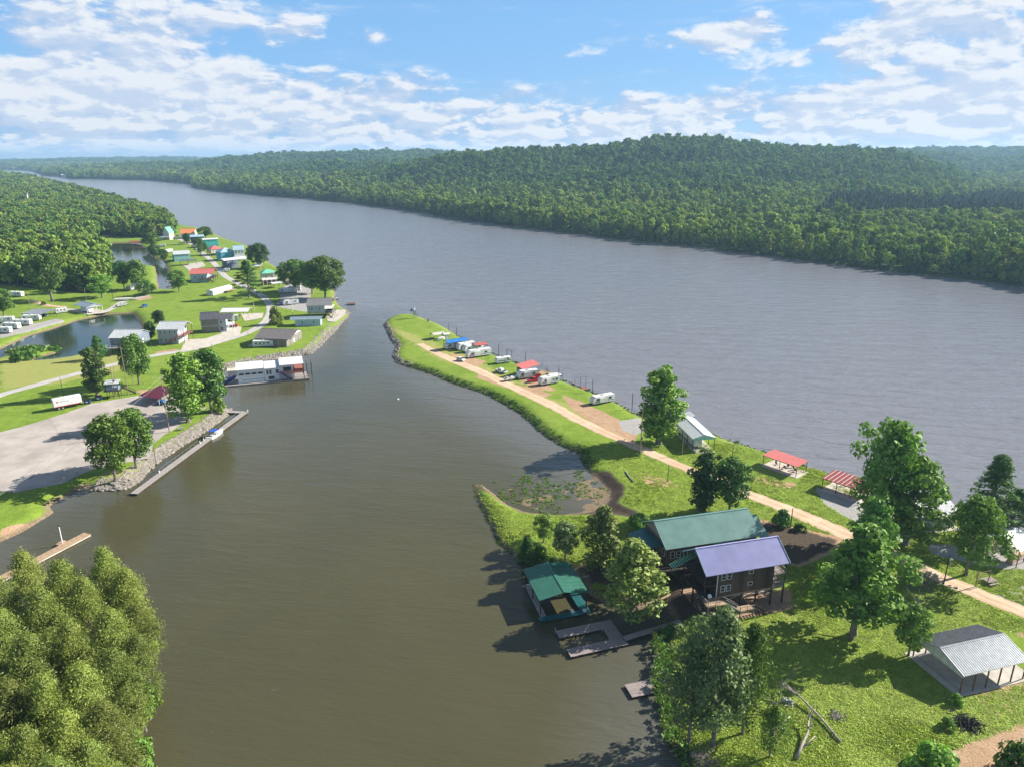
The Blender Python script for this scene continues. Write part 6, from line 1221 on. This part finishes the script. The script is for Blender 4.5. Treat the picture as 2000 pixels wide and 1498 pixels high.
upole('short brown post on the rock bank, nearer the boat ramp', 305, 906, 868, .08, mat='dark_wood'); upole('short brown post on the rock bank beside the moored cruiser', 397, 846, 812, .08, mat='dark_wood'); upole('thin post in the lawn right of the double-trunked tree', 1722, 1223, 1200, .06, mat='dark_wood')
def wire(label, a, b, sag=1.5):
    P = [a.lerp(b, i/16)+Vector((0, 0, -sag*4*(i/16)*(1-i/16))) for i in range(17)]; c = a.copy(); o = tag(MB().tube([p-c for p in P], .022, 4, caps=False).build('power_line', 'cable'), label, 'power line'); o.location = c
off = at(-260, 1120, 12)
wire('power line running down left from the brown lot pole', T2, off, 2); wire('second power line running down left beside the first', T2-Vector((0, 0, 1.5)), off-Vector((2, 0, 1)), 2); wire('power line between the brown lot pole and the pale pole', T2, T3, 1.); wire('power line along the spit from the cottonwood pole', T1, at(1843, 1084, ZG)+Vector((0, 0, 9)) if False else T8, 1.5)
p = at(1432, 908); t = thing('small_table', 'tiny white table at the foot of the post on the river lawn', 'table', p, .2); MB().box(-.8, -.5, .7, .8, .5, .76).build('tabletop', 'trim_white', t); posts(t, [(-.6, -.3), (.6, -.3), (.6, .3), (-.6, .3)], 0, .7, .06, 'galvanized', 'leg')
# ------------------------------------------------------------------ logs, brush, dead wood
def fall(label, pts, r0, r1, mat='dead_log', branches=0, seed=1):
    P = [at(a, b, ZG+z) for a, b, z in pts]; c = P[0].copy(); rnd = random.Random(seed); t = thing('fallen_log', label, 'log', c); m = MB().tube([p-c for p in P], [.66*(r0+(r1-r0)*i/(len(P)-1)) for i in range(len(P))], 9); m.build('trunk', mat, t, smooth=True)
    for k in range(branches):
        s = P[-1].lerp(P[-2], rnd.random()*.9)-c; d = (P[-1]-P[-2]).normalized(); e = s+d*rnd.uniform(1, 2.6)+Vector((rnd.uniform(-1, 1), rnd.uniform(-1, 1), rnd.uniform(.1, 1.3))); MB().tube([s, s.lerp(e, .5)+Vector((0, 0, .1)), e], [r1*.8, r1*.5, .02], 5).build('branch', 'bare_branch', t)
    return t
fall('long grey fallen trunk with splintered branches on the near lawn', [(1642, 1448, .25), (1600, 1398, .5), (1565, 1362, .9), (1548, 1352, 1.3)], .26, .2, branches=10)
fall('pale forked stump log lying at the bottom, left of the long trunk', [(1556, 1480, .35), (1566, 1455, .6), (1578, 1428, 1.0), (1580, 1400, 1.4)], .42, .15, branches=4, seed=3); fall('short fork of the pale stump log pointing right', [(1570, 1458, .5), (1582, 1446, .7), (1592, 1437, .9)], .2, .1, seed=4)
fall('small white peeled log on the near lawn', [(1527, 1412, .15), (1543, 1399, .15)], .16, .14, 'offwhite'); fall('grey driftwood log lying on the grass below the dirt road', [(1222, 920, .2), (1230, 932, .2), (1237, 940, .2)], .25, .3)
fall('leaning dark dead branch above the willow at the near lawn', [(1498, 1385, .2), (1512, 1350, 2.5), (1538, 1320, 4.5), (1550, 1308, 5.6)], .14, .05, 'bark', branches=5, seed=7)
def brush(label, px, py, n, R, mat, seed, H=1.2, name='brush_pile', r=.05, up=.5):
    rnd = random.Random(seed); p = at(px, py); b = MB()
    for i in range(n):
        a = rnd.random()*6.28; c = Vector((rnd.gauss(0, R*.35), rnd.gauss(0, R*.35), rnd.random()*H*.5)); d = Vector((math.cos(a), math.sin(a), rnd.uniform(-.1, up)))*rnd.uniform(.4, 1.)*R*.6; b.tube([c-d*.5, c+d*.1+Vector((0, 0, .1)), c+d*.5], [r, r*.8, r*.3], 4, caps=False)
    o = b.build(name, mat); o.location = p; return tag(o, label, 'brush pile')
brush('burnt black wood pile at the corner of the big open pavilion', 1888, 1412, 120, 2.6, 'char', 1, 1.0, r=.09); brush('grey driftwood heap on the lawn right of the long fallen trunk', 1634, 1398, 60, 1.6, 'dead_log', 2, .8, r=.06); brush('small heap of pale rubble left of the long fallen trunk', 1540, 1372, 40, 1.3, 'offwhite', 3, .5, r=.08)
brush('reddish grey leafless bush hanging beside the dirt road', 1790, 1140, 420, 4.2, 'bare_branch', 4, 4.5, 'dead_bush', .03, 1.6)['category'] = 'bush'
brush('tangle of roots and dead twigs at the lower right shore', 1372, 1482, 120, 2.6, 'bare_branch', 6, 1.2, r=.04, up=.8)
# ------------------------------------------------------------------ rocks, weeds, grass tufts
def rockmesh(seed):
    bm = bmesh.new(); bmesh.ops.create_icosphere(bm, subdivisions=1, radius=1); r_ = random.Random(seed)
    for v in bm.verts: v.co *= r_.uniform(.7, 1.15); v.co.z *= .7
    me = bpy.data.meshes.new('rock'); bm.to_mesh(me); bm.free(); me.materials.append(M['rock']); return me
RK = [rockmesh(i) for i in range(5)]
def along(pts, n, inw, width, s0, s1, z0=.05, z1=1.3, px=True):
    """scatter strip from the water line inland (inw = side sign)"""
    P = [at(a, b, 0) for a, b in pts]; seg = [(q-p).length for p, q in zip(P, P[1:])]; T = sum(seg); out = []
    for _ in range(n):
        d = rng.random()*T; i = 0
        while d > seg[i] and i < len(seg)-1: d -= seg[i]; i += 1
        q = P[i].lerp(P[i+1], min(1, d/seg[i])); dd = (P[i+1]-P[i]).normalized(); nn = Vector((-dd.y, dd.x, 0))*inw; f = rng.random(); q = q+nn*(f*width-.4)+dd*rng.normal()*.3; s = rng.uniform(s0, s1); out.append((q.x, q.y, z0+(z1-z0)*f, s, s*rng.uniform(.8, 1.4)))
    return np.array(out)
A1 = along([(180,956),(235,957),(262,946),(300,907),(350,873),(400,842),(440,813),(450,801)], 2400, 1, 4.6, .32, .8)
A2 = along([(683,612),(650,650),(625,676),(608,691),(575,697),(500,707),(450,721),(400,730),(345,745),(300,752)][::-1], 2400, 1, 5.0, .32, .9)
scatter_stuff('riprap_rocks', np.concatenate([A1, A2]), RK, 'tan and grey riprap rocks lining the left shore', 'rocks')
A3 = along([(750,634),(763,662),(776,677),(768,695),(775,708),(800,717)], 420, 1, 2.4, .2, .55); A4 = along([(1115,750),(1185,781),(1240,811),(1340,839),(1440,869),(1560,912),(1640,937),(1700,957)], 500, -1, 1.6, .15, .45)
scatter_stuff('shore_rocks', np.concatenate([A3, A4]), RK, 'dark rocks along the tip and river side of the spit', 'rocks')
def tuft(seed, n, h, spread, mat):
    r_ = np.random.default_rng(seed); c = np.stack([r_.normal(size=n)*spread, r_.normal(size=n)*spread, np.abs(r_.normal(size=n))*h*.5+.02], 1); nn = r_.normal(size=(n, 3))*.7+np.array([0, 0, .5]); nn /= np.linalg.norm(nn, axis=1)[:, None]
    return leaf_mesh('tuft', [(c, nn, h*.45*(.5+r_.random(n)))], mat, r_, aspect=.5)
WD = [tuft(1, 60, .9, .55, 'leaf_mid'), tuft(2, 60, 1.1, .6, 'leaf_mid'), tuft(3, 50, .8, .5, 'leaf_olive')]
B1 = along([(800,717),(840,729),(880,746),(910,756),(945,767),(985,787),(1010,802),(1040,826),(1060,846),(1100,871),(1130,882),(1146,915)], 700, 1, 3.0, .15, .5, .0, 1.0)
B2 = along([(893,657),(940,684),(985,703),(1040,724),(1115,752),(1185,780),(1240,810),(1340,838),(1440,868),(1560,911),(1700,956),(1850,988)], 300, -1, 1.6, .15, .45, .2, 1.4)
B3 = along([(1318,1228),(1300,1262),(1312,1300),(1303,1340),(1312,1380),(1322,1420),(1335,1462),(1362,1500)][::-1], 260, 1, 3, .2, .5, .1, 1.4)
B4 = along([(1012,1096),(1060,1104),(1120,1118)], 120, 1, 2.5, .2, .5, .1, 1.3); B6 = along([(924,946),(930,970),(945,1000),(960,1030),(975,1060),(998,1078),(1012,1096)], 260, 1, 2.5, .08, .25, -.05, .4); B5 = along([(20,690),(60,685),(112,686)], 160, -1, 5, .6, 1.6, .2, .8)
scatter_stuff('bank_weeds', np.concatenate([B1, B2, B3, B4, B5, B6]), WD, 'rank green weeds along the banks', 'weeds')
# marsh plants in the shallow water of the crescent
u1 = rng.uniform(-16, 48, 26000); v1 = rng.uniform(118, 190, 26000); k = (polysd(u1, v1, MARSH) > -3.5) & (rng.random(26000) < np.clip((fbm(u1, v1, 10, 31)-.52)*1.6, 0, .16)); A5 = np.stack([u1[k], v1[k], np.full(k.sum(), .05), rng.uniform(.06, .18, k.sum()), rng.uniform(.2, .45, k.sum())], 1)
scatter_stuff('marsh_plants', A5, WD, 'water weeds growing in the shallow marsh of the crescent', 'water plants')
# mown and rough grass near the camera
def tuft2(seed, mat):
    r_ = np.random.default_rng(seed); n = 26; c = np.stack([r_.normal(size=n)*.28, r_.normal(size=n)*.28, .03+.09*r_.random(n)], 1); nn = r_.normal(size=(n, 3))*.6+np.array([0, 0, .9]); nn /= np.linalg.norm(nn, axis=1)[:, None]
    return leaf_mesh('grass_tuft', [(c, nn, .10+.07*r_.random(n))], mat, r_, aspect=.45)
M['grass_blade'] = leafmat('m_grass_blade', (.28,.41,.05), (.45,.54,.09), trans=.2, rnd=.5)
GT = [tuft2(i, 'grass_blade') for i in range(3)]
gx = rng.uniform(-12, 150, 210000); gy = rng.uniform(50, 200, 210000); s_, _, _, spg, _, _, msg = terrain(gx, gy)
def inpoly(pts, m=0): return polysd(gx, gy, pxpoly(pts, ZG)) > -m
bad = np.zeros(len(gx), bool)
for pts in ([(1480,1012),(1560,1030),(1650,1050),(1640,1075),(1560,1110),(1510,1090),(1490,1045)], [(1845,1468),(1900,1445),(1960,1425),(2050,1390),(2050,1520),(1880,1520)], [(1775,1295),(1878,1366),(2100,1310),(2050,1250),(1900,1215)],
            [(1380,1165),(1394,1214),(1560,1182),(1540,1120)], [(1808,1060),(1880,1065),(2000,1060),(2060,1110),(1960,1112),(1860,1092),(1820,1082)], [(1590,950),(1650,965),(1740,1000),(1800,1040),(1760,1060),(1690,1030),(1610,985)], [(1450,905),(1530,890),(1570,930),(1550,950)], [(1060,1096),(1180,1102),(1290,1108),(1372,1150),(1394,1214),(1310,1225),(1180,1150)]): bad |= inpoly(pts)
road = [at(*q, ZG) for q in [(1130,820),(1180,844),(1230,866),(1290,893),(1350,918),(1410,943),(1470,968),(1530,991),(1600,1020),(1680,1055),(1760,1092),(1840,1130),(1920,1163),(2010,1200),(2150,1260)]]
for a, b in zip(road, road[1:]):
    ex, ey = b.x-a.x, b.y-a.y; tt_ = np.clip(((gx-a.x)*ex+(gy-a.y)*ey)/(ex*ex+ey*ey), 0, 1); bad |= np.hypot(gx-a.x-tt_*ex, gy-a.y-tt_*ey) < 2.7
k = (spg > .8) & (msg < -2) & ~bad & (rng.random(len(gx)) < np.clip(1.25-gy/150, .15, 1)+.1) 
rough_ = 1+1.6*np.clip((fbm(gx, gy, 14, 43)-.5)*4, 0, 1)+np.where((gy < 92) & (gx < 48), .8, 0)
hsc = rng.uniform(.35, .75, len(gx))*rough_
scatter_stuff('grass_tufts', np.stack([gx[k], gy[k], s_[k]-.02, hsc[k], rng.uniform(.8, 1.4, k.sum())], 1), GT, 'grass of the lawns and rough ground near the lodge', 'grass')
# air
o = MB().box(-9000, -60, -4, 9000, 14500, 150).build('haze', m_haze() if False else 'glass'); o.data.materials[0] = m_haze(); tag(o, 'thin blue haze over the river and hills', 'haze', kind='stuff')
